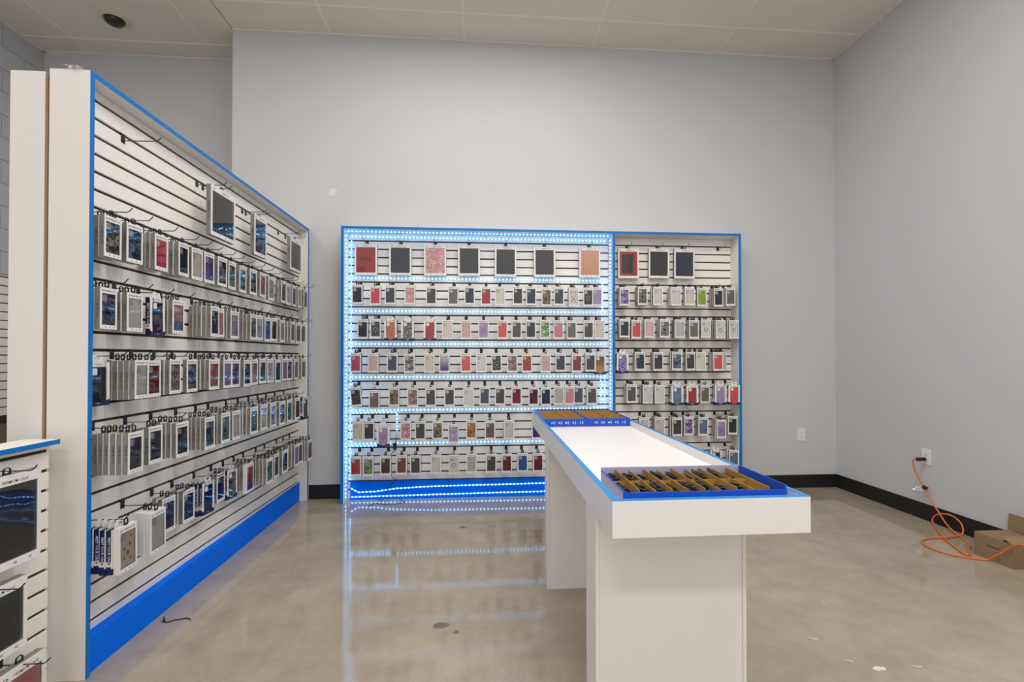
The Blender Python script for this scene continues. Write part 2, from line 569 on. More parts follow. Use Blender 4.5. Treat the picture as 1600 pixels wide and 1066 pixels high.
# unseen recessed ceiling lights, some added only for brightness
for i, (lx, ly, watts) in enumerate(PANEL_LIGHTS):
    t = empty('ceiling_light', (lx, ly, CEIL_Z))
    tag(t, 'recessed white ceiling light panel, %s of the unseen set, partly added for brightness' % ORD[i + 1], 'ceiling light', 'recessed ceiling lights')
    w, d = 0.585, 0.285
    MB().ring([(-w, -d), (w, -d), (w, d), (-w, d)], [(-w + 0.03, -d + 0.03), (w - 0.03, -d + 0.03), (w - 0.03, d - 0.03), (-w + 0.03, d - 0.03)], 0.0, 0.018).build('frame', M['frame_white'], t, (0, 0, 0.018), (-PI / 2, 0, 0))
    slab('diffuser', (-w + 0.03, -d + 0.03, 0.008), (w - 0.03, d - 0.03, 0.012), M['diffuser'], t)
    ld = bpy.data.lights.new('panel_light', 'AREA')
    ld.shape = 'RECTANGLE'
    ld.size, ld.size_y = 1.1, 0.5
    ld.energy = watts
    ld.color = LIGHT_COLOUR
    lo = bpy.data.objects.new('panel_light', ld)
    COL.objects.link(lo)
    lo.parent = t
    lo.location = (0, 0, -0.005)

# ------------------------------------------------------------------ slatwall displays
def led_strip(parent, pts, nrm, half=0.0055, start=0.012):
    """ribbon along a polyline on a surface with outward normal nrm, diodes on top"""
    nrm = Vector(nrm)
    rib, dio = MB(), MB()
    pts = [Vector(p) for p in pts]
    carry = start
    for a, c in zip(pts[:-1], pts[1:]):
        d = c - a
        ln = d.length
        d.normalize()
        s = d.cross(nrm)
        q = [a + s * half, a - s * half, c - s * half, c + s * half]
        top = [p + nrm * 0.0015 for p in q]
        rib.face(top if (top[1] - top[0]).cross(top[2] - top[1]).dot(nrm) > 0 else top[::-1])
        for i in range(4):
            j = (i + 1) % 4
            rib.face([q[i], q[j], top[j], top[i]])
        u = carry
        while u < ln:
            o = a + d * u + nrm * 0.0015
            e, f = d * 0.0055, s * 0.0045
            h = nrm * 0.006
            base = [o - e - f, o + e - f, o + e + f, o - e + f]
            tp = [o - e * 0.7 - f * 0.7 + h, o + e * 0.7 - f * 0.7 + h, o + e * 0.7 + f * 0.7 + h, o - e * 0.7 + f * 0.7 + h]
            if (base[1] - base[0]).cross(base[2] - base[1]).dot(nrm) < 0:
                base, tp = base[::-1], tp[::-1]
            dio.face(tp)
            for i in range(4):
                j = (i + 1) % 4
                dio.face([base[i], base[j], tp[j], tp[i]])
            u += 0.0342
        carry = u - ln
    r = rib.build('led_strip', M['ribbon'], parent)
    dd = dio.build('diodes', M['diode'], r)
    dd['kind'] = 'stuff'
    dd['label'] = 'row of glowing blue-white diodes'
    return r


def display(name, loc, rz, width, height, face, depth, z0, pitch, count, left=0.025, right=0.025, top=0.022, kick=None, trim='blue_trim', bottom=0.0):
    """front edge of the frame at local y = 0, slat faces at y = face"""
    t = empty(name, loc, rz)
    g = 0.0062
    xl, xr = left, width - right
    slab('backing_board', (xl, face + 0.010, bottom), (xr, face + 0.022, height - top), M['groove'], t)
    def profile(h):
        c = 0.002
        return [(0, 0), (h, 0), (h, 0.006), (h - c, 0.010), (c, 0.010), (0, 0.006)]
    cache = {}
    def slat(za, zb):
        h = round(zb - za, 4)
        if h not in cache:
            mb = MB()
            pf = [(face + 0.0098, 0.0), (face + 0.0015, 0.0), (face, 0.0015), (face, h - 0.0015), (face + 0.0015, h), (face + 0.0098, h)]
            n = len(pf)
            mb.v = [(xl + 0.0005, y, z) for y, z in pf] + [(xr - 0.0005, y, z) for y, z in pf]
            mb.f = [tuple(range(n)), tuple(n + i for i in reversed(range(n)))] + [(i, n + i, n + (i + 1) % n, (i + 1) % n) for i in range(n)]
            mb.f = [f[::-1] for f in mb.f]
            mb.m = [0] * len(mb.f)
            cache[h] = mb.mesh('slat', M['slat'])
        place('slat', cache[h], t, (0, 0, za))
    slat(z0 + g, height - top - 0.0005)
    for k in range(1, count):
        slat(z0 - k * pitch + g, z0 - (k - 1) * pitch - g)
    zl = z0 - (count - 1) * pitch - g
    if zl - bottom > 0.01: slat(bottom + 0.001, zl)
    tr = M[trim]
    if left > 0.01:
        slab('side_panel', (0, 0.002, 0), (left, depth, height - top), M['white'], t)
        slab('edge_trim', (0, -0.0005, 0), (left, 0.002, height - top), tr, t)
    if right > 0.01:
        slab('side_panel', (width - right, 0.002, 0), (width, depth, height - top), M['white'], t)
        slab('edge_trim', (width - right, -0.0005, 0), (width, 0.002, height - top), tr, t)
    slab('top_panel', (0, 0.002, height - top), (width, depth, height), M['white'], t)
    slab('edge_trim', (0, -0.0005, height - top), (width, 0.002, height), tr, t)
    if kick:
        x0, x1, ya, yb, h = kick
        slab('kick_panel', (x0, ya, 0.0), (x1, yb, h), M['blue_panel'], t)
    return t


Z0B, PB = 2.419, 0.0752
XB = -1.2547
lit = display('slatwall_display', (XB, 4.352, 0), 0, 2.4497, 2.438, 0.148, 0.184, Z0B, PB, 32, kick=(0.052, 2.42, 0.128, 0.147, 0.161))
tag(lit, 'white slatwall display with blue frame and glowing LED strips on the back wall', 'display')
unlit = display('slatwall_display', (1.1955, 4.352, 0), 0, 1.2005, 2.438, 0.148, 0.184, Z0B, PB, 32, left=0.0, kick=(0.0, 1.17, 0.128, 0.147, 0.161))
tag(unlit, 'narrow unlit white slatwall display with blue frame right of the glowing one', 'display')
FACE = 0.1478
def zmid(k): return Z0B - (k - 0.5) * PB
for k in (1, 6, 10, 14, 18, 22, 26):
    led_strip(lit, [(0.048, FACE, zmid(k)), (2.40, FACE, zmid(k))], (0, -1, 0))
led_strip(lit, [(0.03, 0.085, 2.416), (2.42, 0.085, 2.416)], (0, 0, -1))
led_strip(lit, [(0.0252, 0.07, 0.03), (0.0252, 0.07, 2.40)], (1, 0, 0))
led_strip(lit, [(2.4245, 0.07, 0.03), (2.4245, 0.07, 2.40)], (-1, 0, 0))
led_strip(lit, [(0.046, FACE, 0.17), (0.052, FACE, 2.36)], (0, -1, 0))
led_strip(lit, [(2.366, FACE, zmid(6)), (2.366, FACE, zmid(10))], (0, -1, 0))
led_strip(lit, [(2.35, FACE, zmid(18)), (2.35, FACE, 0.85)], (0, -1, 0))
led_strip(lit, [(2.385, FACE, zmid(18)), (2.385, FACE, 0.85)], (0, -1, 0))
led_strip(lit, [(0.06, FACE, zmid(22) - 0.022), (0.462, FACE, zmid(22) - 0.022), (0.462, FACE, 0.60)], (0, -1, 0))
led_strip(lit, [(0.06, FACE, zmid(26) - 0.022), (0.41, FACE, zmid(26) - 0.022)], (0, -1, 0))
KF = 0.1278
led_strip(lit, [(0.058, KF, 0.105), (0.12, KF, 0.068), (0.28, KF, 0.072), (0.46, KF, 0.095), (0.8, KF, 0.108), (1.4, KF, 0.112), (2.40, KF, 0.118)], (0, -1, 0))
led_strip(lit, [(0.058, KF, 0.026), (1.2, KF, 0.036), (2.40, KF, 0.042)], (0, -1, 0))

Z0L, PL_ = 2.383, 0.0762
left_d = display('slatwall_display', (-1.582, 2.073, 0), PI / 2, 2.44, 2.445, 0.073, 0.155, Z0L, PL_, 32, left=0.02, right=0.02, top=0.02)
tag(left_d, 'tall white slatwall display with blue edging on the left, facing the table', 'display')
mb = MB()
mb.v = [(0.02, 0.018, 0), (2.42, 0.068, 0), (2.42, 0.0728, 0), (0.02, 0.0728, 0), (0.02, 0.018, 0.137), (2.42, 0.068, 0.165), (2.42, 0.0728, 0.165), (0.02, 0.0728, 0.137)]
mb.f = [(0, 3, 2, 1), (4, 5, 6, 7), (0, 1, 5, 4), (1, 2, 6, 5), (2, 3, 7, 6), (3, 0, 4, 7)]
mb.m = [0] * 6
mb.build('kick_panel', M['blue_panel'], left_d)

# the unit standing back to back with it
bk = empty('slatwall_display', (-1.876, 2.066, 0))
tag(bk, 'slightly lower white display end standing behind the tall left slatwall', 'display')
slab('side_panel', (0, 0, 0), (0.128, 0.02, 2.428), M['white'], bk)
slab('side_panel', (0, 2.42, 0), (0.128, 2.44, 2.428), M['white'], bk)
slab('top_panel', (0, 0.02, 2.408), (0.128, 2.42, 2.428), M['white'], bk)
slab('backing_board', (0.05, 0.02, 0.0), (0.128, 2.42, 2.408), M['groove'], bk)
me = MB().box((0, 0, 0), (0.012, 2.399, 0.066)).mesh('slat', M['slat'])
for k in range(31): place('slat', me, bk, (0.0375, 0.0205, 0.035 + k * 0.0762))
slab('bare_edge', (0.128, 0.002, 0), (0.1345, 0.4, 2.424), M['edge_fibre'], bk)

# low display in the near left corner
low = display('slatwall_display', (-1.640, 0.62, 0), PI / 2, 1.398, 0.969, 0.040, 0.13, 0.926, 0.0762, 12, left=0.02, right=0.0, top=0.018)
tag(low, 'waist-high white slatwall display with blue top edge at the near left', 'display')

# slatwall fixed to the far left wall
fw = empty('slatwall_display', (LEFT_X + 0.002, 3.0, 0))
tag(fw, 'white slatwall panel on the grey block wall at the far left edge', 'display')
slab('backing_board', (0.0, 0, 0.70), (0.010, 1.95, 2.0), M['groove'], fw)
me = MB().box((0, 0, 0), (0.010, 1.95, 0.0665)).mesh('slat', M['slat'])
for k in range(16): place('slat', me, fw, (0.0102, 0, 0.775 + k * 0.0765))
slab('base_panel', (0.0, 0, 0.0), (0.016, 1.95, 0.69), M['olive_base'], fw)

# ------------------------------------------------------------------ hooks
HOOK_PLATE = MB().box((-0.013, 0.0, -0.038), (0.013, 0.003, 0.004)).box((-0.013, 0.002, -0.004), (0.013, 0.009, 0.003)).mesh('hook_plate', M['black'])
HOOK_WIRE = MB().tube([(0, 0.0, -0.026), (0, -0.02, -0.026), (0, -0.142, -0.025), (0, -0.150, -0.022), (0, -0.165, -0.006)], 0.0021, 6).mesh('wire', M['black_wire'])
def hook(loc, rz, label, group):
    o = place('slatwall_hook', HOOK_PLATE, None, loc, (0, 0, rz))
    tag(o, label, 'hook', group)
    place('wire', HOOK_WIRE, o)
    return o


# ------------------------------------------------------------------ boxed cases
T = 0.0215
def header_print(w, h, head, foot, big=False):
    """the printed logo, words and little icons on a box front"""
    mb = MB()
    s = head * (0.40 if big else 0.38)
    zt = -head * (0.68 if big else 0.56)
    mb.add(text_mesh('PREMIUM CASE', s, 'CENTER'), (w * (0.08 if big else 0.06), 0, zt), 0)
    mb.ring(circ(s * 0.85, s * 0.42, -w * 0.36, zt, 12), circ(s * 0.62, s * 0.24, -w * 0.36, zt, 12), 0.0, 0.0002)
    zi = -h + foot * 0.5
    q = foot * 0.16
    for x in (-0.18, 0.08, 0.32):
        mb.ring(circ(q * 1.4, q, x * w, zi, 6), circ(q * 0.9, q * 0.5, x * w, zi, 6), 0.0, 0.0002)
    return mb.mesh('print', M['ink'])


def spine_print(w, h, t):
    """words printed along the left spine, reading upwards"""
    me = text_mesh('PREMIUM CASE', t * 0.52)
    mb = MB()
    rot = Matrix.Rotation(-PI / 2, 4, 'Z') @ Matrix.Rotation(PI / 2, 4, 'Y')
    mb.add(me, (-w / 2 - 0.0003, t * 0.5, -h * 0.5), 0, rot)
    return mb.mesh('spine_print', M['ink_soft'])


def carton(w, h, t, head, foot, side, mats):
    """window box: origin at the middle of the top front edge; front towards -y"""
    mb = MB()
    o = [(-w / 2, -h), (w / 2, -h), (w / 2, 0), (-w / 2, 0)]
    i = [(-w / 2 + side, -h + foot), (w / 2 - side, -h + foot), (w / 2 - side, -head), (-w / 2 + side, -head)]
    mb.ring(o, i, 0.0, 0.0025, 0)
    n = len(mb.v)
    a, b_ = 0.0025, t
    mb.v += [(x, a, z) for x, z in o] + [(x, b_, z) for x, z in o] + [(x, a, z) for x, z in i] + [(x, t * 0.5, z) for x, z in i]
    for k in range(4):
        j = (k + 1) % 4
        mb.f.append((n + j, n + k, n + 4 + k, n + 4 + j)); mb.m.append(1)
        mb.f.append((n + 8 + k, n + 8 + j, n + 12 + j, n + 12 + k)); mb.m.append(2)
    mb.f.append((n + 7, n + 6, n + 5, n + 4)); mb.m.append(0)
    mb.f.append((n + 12, n + 13, n + 14, n + 15)); mb.m.append(2)
    return mb.mesh('carton', mats)


def navy_carton(w, h, t):
    """box with white side bars, navy foot with a notch and a white hang tab with a slot"""
    mb = MB()
    f = 0.026
    s = 0.016
    mb.box((-w / 2, 0.0025, -h), (w / 2, t, 0), 1)
    mb.prism([(-w / 2, -h + f), (-w / 2 + s, -h + f * 0.8), (-w / 2 + s * 0.7, -h * 0.5), (-w / 2 + s, -0.02), (-w / 2 + s + 0.012, -0.014), (-w / 2 + s + 0.012, 0), (-w / 2, 0)], 0.0, 0.0025, 0)
    mb.prism([(w / 2, 0), (w / 2 - s - 0.012, 0), (w / 2 - s - 0.012, -0.014), (w / 2 - s, -0.02), (w / 2 - s * 0.7, -h * 0.5), (w / 2 - s, -h + f * 0.8), (w / 2, -h + f)], 0.0, 0.0025, 0)
    mb.prism([(-w / 2, -h), (w / 2, -h), (w / 2, -h + f), (0, -h + 0.008), (-w / 2, -h + f)], 0.0, 0.0025, 1)
    mb.face([(-w / 2 + 0.01, 0.002, -h + 0.005), (w / 2 - 0.01, 0.002, -h + 0.005), (w / 2 - 0.01, 0.002, -0.002), (-w / 2 + 0.01, 0.002, -0.002)], 2)
    mb.prism([(-w / 2 + s, -0.016), (w / 2 - s, -0.016), (w / 2 - s, 0), (-w / 2 + s, 0)], 0.0, 0.0025, 0)
    mb.ring([(-0.034, 0), (0.034, 0), (0.022, 0.03), (-0.022, 0.03)], [(-0.014, 0.012), (0.014, 0.012), (0.012, 0.022), (-0.012, 0.022)], 0.006, 0.0072, 0)
    # white band with an emblem plate on both spines
    for x in (-w / 2 - 0.0004, w / 2 + 0.0004):
        p = [(x, 0.001, -h + 0.034), (x, t, -h + 0.034), (x, t, -h + 0.054), (x, 0.001, -h + 0.054)]
        mb.face(p[::-1] if x < 0 else p, 0)
    return mb.mesh('carton', [M['card_white'], M['card_navy'], M['card_inner']])


def navy_print(w, h, t):
    mb = MB()
    rot = Matrix.Rotation(-PI / 2, 4, 'Z') @ Matrix.Rotation(PI / 2, 4, 'Y')
    mb.add(text_mesh('MEET YOUR CASE', t * 0.62), (-w / 2 - 0.0004, t * 0.5, -h * 0.44), 0, rot)
    x = -w / 2 - 0.0008
    zc = -h + 0.044
    for a, b2 in ((0.0, 0.35), (0.5, 0.75)):
        mb.face([(x, t * (0.5 - 0.33 * (1 - a)), zc + 0.005 - 0.010 * a), (x, t * (0.5 + 0.33 * (1 - a)), zc + 0.005 - 0.010 * a), (x, t * (0.5 + 0.33 * (1 - b2)), zc + 0.005 - 0.010 * b2), (x, t * (0.5 - 0.33 * (1 - b2)), zc + 0.005 - 0.010 * b2)][::-1], 1)
    return mb.mesh('spine_print', [M['ink_white'], M['ink']])


def navy_front():
    return MB().add(text_mesh('PREMIUM CASE', 0.0062, 'CENTER'), (0, 0, -0.008), 0).mesh('print', M['ink'])


def hang_loop():
    return MB().ring(rrect(0.024, 0.034, 0.010, 0, 0.013, 2), rrect(0.015, 0.018, 0.006, 0, 0.017, 2), T * 0.35, T * 0.35 + 0.0035).mesh('hang_loop', M['black'])


_INS = {}
TABLET_RINGS = {'black': '424246', 'navy': '33323a', 'red': '9a2024', 'peach': 'dcc79c', 'dark_grey': '38383a'}
def insert(w, h, colour, pattern, y, tablet=False):
    """the phone or tablet case seen in the window: shell, camera opening, ring or dots"""
    key = (round(w, 4), round(h, 4), colour, pattern, y)
    if key in _INS: return _INS[key]
    mats = [case_material(colour, pattern), M['island'] if not tablet else case_material(colour, 'p'), flat((TABLET_RINGS if tablet else RINGS).get(colour, '6e6a68'))]
    mb = MB()
    mb.prism(rrect(w, h, min(w, h) * 0.07, 0, 0, 2), y, y + 0.005, 0)
    if not tablet:
        if pattern in 'pgsdrzc':
            big = pattern == 'c'
            mb.prism(rrect(w * 0.36, w * 0.38, w * 0.07, -w * 0.27, h * 0.5 - w * 0.25, 2), y - 0.0012, y + 0.001, 1)
        if pattern == 'r':
            mb.ring(circ(w * 0.25, w * 0.25, 0, -h * 0.03, 16), circ(w * 0.20, w * 0.20, 0, -h * 0.03, 16), y - 0.0006, y + 0.001, 2)
            mb.prism([(-0.0016, -h * 0.27), (0.0016, -h * 0.27), (0.0016, -h * 0.2), (-0.0016, -h * 0.2)], y - 0.0006, y + 0.001, 2)
        if pattern == 'd':
            for (a, c, r) in ((0.18, 0.1, 0.07), (-0.2, 0.02, 0.06), (0.05, -0.12, 0.09), (-0.22, -0.25, 0.07), (0.2, -0.3, 0.06), (0.25, 0.33, 0.06)):
                mb.prism(circ(r * w, r * w * 1.2, a * w, c * h, 8), y - 0.0006, y + 0.001, 2)
    else:
        if pattern == 'f':
            mb.ring(circ(w * 0.34, w * 0.34, 0, 0, 20), circ(w * 0.325, w * 0.325, 0, 0, 20), y - 0.0008, y + 0.001, 2)
            mb.prism(rrect(w * 0.5, w * 0.2, 0.01, 0, w * 0.06, 2), y - 0.0012, y + 0.001, 2)
        elif pattern == 'q':
            mb.ring(rrect(w * 0.5, w * 0.5, 0.02, 0, 0, 3), rrect(w * 0.47, w * 0.47, 0.018, 0, 0, 3), y - 0.0008, y + 0.001, 2)
        elif pattern == 'b':
            mb.prism(rrect(w * 0.62, h * 0.8, 0.012, -w * 0.05, 0, 2), y - 0.002, y + 0.001, 2)
    me = mb.mesh('case', mats)
    _INS[key] = me
    return me


def film_mesh(w, h, y):
    return MB_face(w, h, y)


def MB_face(w, h, y):
    mb = MB()
    mb.face([(-w / 2, y, -h / 2), (w / 2, y, -h / 2), (w / 2, y, h / 2), (-w / 2, y, h / 2)])
    return mb.mesh('window_film', M['film'])


W, H = 0.092, 0.172
HEAD, FOOT, SIDE = 0.024, 0.017, 0.0085
NW, NH = 0.110, 0.182
KIT = {}
for kind, side_mat in (('S', 'card_grey'), ('W', 'card_white')):
    W, H = (0.092, 0.172) if kind == 'S' else (0.104, 0.190)
    KIT[kind] = dict(body=carton(W, H, T, HEAD, FOOT, SIDE, [M['card_white'], M[side_mat], M['card_inner']]), front=header_print(W, H, HEAD, FOOT),
                     spine=spine_print(W, H, T) if kind == 'S' else None, film=MB_face(W - 2 * SIDE, H - HEAD - FOOT, 0.0012), cz=-(HEAD + H - FOOT) / 2,
                     iw=W - 2 * SIDE - 0.003, ih=H - HEAD - FOOT - 0.003, loop=hang_loop())
KIT['N'] = dict(body=navy_carton(NW, NH, T), front=navy_front(), spine=navy_print(NW, NH, T), film=MB_face(NW - 0.028, NH - 0.030, 0.0002), cz=-(NH + 0.006) / 2, iw=0.074, ih=0.148, loop=None)


def boxed_case(kind, loc, rot, colour, pattern, label, group, full=True):
    k = KIT[kind]
    o = place('boxed_phone_case', k['body'], None, loc, rot)
    tag(o, label, 'phone case', group)
    if full:
        place('phone_case', insert(k['iw'], k['ih'], colour, pattern, 0.0008 if kind == 'N' else 0.0045), o, (0, 0, k['cz']))
        place('window_film', k['film'], o, (0, 0, k['cz']))
        place('print', k['front'], o, (0, -0.0003, 0))
    if k['spine']: place('spine_print', k['spine'], o)
    if k['loop']: place('hang_loop', k['loop'], o)
    return o


def boxed_tablet(w, h, t, loc, rot, colour, pattern, label, group, big=False):
    head, foot, side = (0.036, 0.026, 0.013) if big else (0.030, 0.022, 0.014)
    body = carton(w, h, t, head, foot, side, [M['card_white'], M['card_grey'], M['card_inner']])
    o = place('boxed_tablet_case', body, None, loc, rot)
    tag(o, label, 'tablet case', group)
    cz = -(head + h - foot) / 2
    iw, ih = w - 2 * side - 0.004, h - head - foot - 0.004
    if pattern == 'b':
        me = insert(iw, ih, 'red', 'b', 0.006, True).copy()
        me.materials[2] = flat('2e2e2d')
    else:
        me = insert(iw, ih, colour, pattern, 0.006, True)
    place('tablet_case', me, o, (0, 0, cz))
    place('window_film', MB_face(iw, ih, 0.0014), o, (0, 0, cz))
    s = head * 0.39
    zt = -head * (0.68 if big else 0.56)
    place('lettering', MB().add(text_mesh('PREMIUM CASE', s, 'CENTER'), (w * 0.07, 0, zt), 0).mesh('lettering', M['ink']), o, (0, -0.0003, 0))
    place('logo', MB().ring(circ(s * 0.85, s * 0.42, -w * 0.38, zt, 12), circ(s * 0.62, s * 0.24, -w * 0.38, zt, 12), 0.0, 0.0002).mesh('logo', M['ink']), o, (0, -0.0003, 0))
    q = foot * 0.16
    for x in (-0.18, 0.08, 0.32):
        place('icon', MB().ring(circ(q * 1.4, q, x * w, -h + foot * 0.5, 6), circ(q * 0.9, q * 0.5, x * w, -h + foot * 0.5, 6), 0.0, 0.0002).mesh('icon', M['ink']), o, (0, -0.0003, 0))
    place('spine_print', spine_print(w, h, t), o)
    place('hang_loop', MB().ring(rrect(0.03, 0.032, 0.010, 0, 0.008, 2), rrect(0.019, 0.016, 0.006, 0, 0.013, 2), t * 0.4, t * 0.4 + 0.003).mesh('hang_loop', M['black']), o)
    return o


LIT_ROWS = {
    'T': [(-1.062,4.44,'red','f','S',1,-0.01,-0.001,0), (-0.757,4.44,'navy','f','S',1,0.004,0,0), (-0.447,4.44,'pink','s','S',1,-0.019,0.002,0), (-0.14,4.44,'black','q','S',1,-0.011,0.004,0), (0.196,4.44,'black','f','S',1,0.013,-0.001,0), (0.555,4.44,'black','p','S',1,-0.014,0,0), (0.979,4.44,'peach','f','S',1,0.001,0.001,0)],
    6: [(-1.118,4.362,'navy','p','S',2,-0.017,0.002,0.011), (-0.961,4.362,'hot_pink','p','S',2,-0.008,-0.006,0.044), (-0.832,4.362,'navy','r','S',2,-0.001,0.001,0.045), (-0.658,4.362,'pink','s','S',1,0.009,0.003,-0.013), (-0.471,4.362,'dark_grey','p','S',1,0.012,-0.002,0.052), (-0.276,4.362,'grey','r','S',1,0.015,-0.005,-0.044), (-0.133,4.362,'navy','p','S',1,-0.011,0.004,-0.008), (0.016,4.362,'red','p','S',1,0.005,-0.003,0.001), (0.141,4.362,'clear','c','S',1,-0.005,-0.002,0.01), (0.303,4.362,'black','p','S',1,0.003,0.003,0.022), (0.424,4.362,'navy_blue','p','S',2,0.017,0.003,0.059), (0.563,4.362,'gold','s','S',1,0.007,-0.004,0.043), (0.679,4.362,'slate','p','S',1,0.019,0.003,0.008), (0.813,4.362,'clear','d','S',2,0.009,-0.004,0.04), (0.946,4.362,'black','r','S',1,0.003,-0.003,-0.052), (1.036,4.388,'lilac','c','S',1,0.014,0.004,-0.049)],
    10: [(-1.067,4.362,'slate','p','S',2,0.012,-0.002,-0.042), (-0.959,4.362,'black','r','S',1,-0.008,0.002,0.045), (-0.827,4.35,'coral','s','N',2,-0.018,0,-0.055), (-0.677,4.35,'dark_grey','s','N',2,0.009,-0.003,0.046), (-0.48,4.35,'red','p','N',1,0.019,-0.001,0.06), (-0.329,4.362,'clear','c','S',1,-0.008,-0.005,0.012), (-0.165,4.362,'pale_pink','c','S',1,-0.019,-0.004,-0.011), (-0.007,4.362,'lilac','r','S',1,0.004,-0.004,-0.055), (0.164,4.362,'coral','p','S',1,0.015,-0.003,0.055), (0.292,4.362,'olive','r','S',1,0.016,-0.002,-0.005), (0.42,4.362,'black','p','S',1,0.001,0,0.011), (0.549,4.362,'green','s','S',1,0.002,0,0.053), (0.672,4.362,'pink','p','S',1,0,-0.002,0.026), (0.792,4.362,'grey','r','S',2,-0.01,-0.003,0.057), (0.949,4.362,'dark_grey','d','S',1,0.001,-0.001,-0.059), (1.051,4.362,'beige','c','S',1,-0.003,-0,-0.058)],
    14: [(-1.128,4.362,'rose','p','S',2,0.005,0,-0.053), (-0.977,4.362,'pale_pink','c','S',2,0.005,-0.001,0.022), (-0.813,4.362,'navy_blue','p','S',2,-0.006,0.001,0.029), (-0.665,4.362,'black','s','S',2,-0.019,-0.005,0.021), (-0.486,4.362,'beige','p','S',1,0.019,-0.003,-0.005), (-0.355,4.362,'violet','g','S',1,0.004,-0.003,-0.016), (-0.165,4.362,'coral','p','S',2,-0.007,-0.002,0.011), (-0.028,4.362,'clear','c','S',1,-0.008,-0.002,0.033), (0.108,4.362,'black','d','S',1,-0.019,-0,0.028), (0.251,4.362,'mauve','s','S',1,-0.008,-0.004,0.036), (0.383,4.362,'red','p','S',1,-0.01,-0.004,-0.008), (0.554,4.362,'pale_pink','r','S',1,0.008,-0.005,-0.021), (0.69,4.362,'navy','p','S',1,-0.007,0.002,-0.007), (0.842,4.362,'dark_red','p','S',2,0.014,-0.004,-0.02), (0.967,4.362,'black','p','S',2,0.006,0.003,-0.006), (1.068,4.414,'yellow','g','N',1,-0.011,-0.005,0.004)],
    18: [(-1.134,4.362,'black','p','S',2,-0.1,0.002,0.041), (-0.969,4.362,'mauve','r','S',1,-0.013,-0.025,0.037), (-0.796,4.362,'gold','z','S',1,0.006,0.002,-0.019), (-0.635,4.362,'mauve','s','S',1,-0.015,-0.003,0.035), (-0.477,4.362,'black','p','S',1,-0.009,-0.003,-0.01), (-0.31,4.362,'black','p','S',1,-0.003,-0.002,0.05), (-0.142,4.362,'clear','c','S',1,-0.014,-0.006,0.053), (0.004,4.362,'slate','p','S',1,0.015,0.004,-0.008), (0.143,4.362,'black','p','S',1,0.018,0.003,-0.033), (0.29,4.362,'dark_red','r','S',1,0.01,0.002,0.02), (0.444,4.362,'maroon','c','S',1,0.001,-0.003,-0.019), (0.555,4.362,'navy_blue','p','S',1,-0.011,-0.005,0.011), (0.673,4.362,'silver','c','S',1,-0.009,0.002,-0.055), (0.774,4.362,'pink','p','S',1,0.016,0.001,0.051), (0.862,4.388,'slate','p','S',1,0.016,0.003,0.009), (0.978,4.362,'dark_grey','p','S',2,-0.019,0.001,-0.039)],
    22: [(-1.108,4.362,'beige','c','S',1,-0.008,0.001,0.003), (-1.013,4.362,'black','p','S',1,-0.003,0.003,0.013), (-0.888,4.35,'lilac','r','N',1,-0.006,-0.03,0.043), (-0.694,4.362,'rose','s','S',1,-0.001,0.002,-0.018), (-0.568,4.362,'black','p','S',1,-0.012,-0.001,0.038), (-0.416,4.362,'gold','s','S',1,-0.013,0.002,0.051), (-0.274,4.362,'lilac','s','S',1,0.012,-0.03,-0.059), (-0.116,4.362,'yellow','s','S',1,0.005,0.003,-0.054), (0.05,4.362,'mauve','r','S',2,-0.009,-0.003,0.003), (0.223,4.362,'white','c','S',3,-0.003,-0.001,0.033), (0.471,4.362,'violet','p','S',1,-0.02,-0.005,-0.045)],
    26: [(-1.126,4.362,'red','p','S',2,-0.015,-0.005,0.057), (-1.017,4.362,'mint','s','S',2,0.014,-0.005,0), (-0.869,4.362,'maroon','p','S',2,-0.007,-0.003,-0.018), (-0.729,4.362,'darkred_brown','p','S',2,0.006,-0,-0.017), (-0.61,4.362,'dark_grey','p','S',2,-0.012,-0.003,-0.045), (-0.429,4.362,'clear','c','S',1,0.002,0.001,-0.014), (-0.272,4.362,'white','r','S',1,-0.017,-0.004,-0.015), (-0.114,4.362,'silver','r','S',1,0.004,0.002,-0.014), (0.063,4.362,'dark_grey','p','S',2,0.012,0,-0.008), (0.201,4.362,'dark_red','r','S',2,-0.005,-0.001,0.024), (0.344,4.362,'blue','p','S',2,-0.003,0.001,-0.005), (0.484,4.362,'dark_red','p','S',2,-0.01,-0.001,0.023)],
}
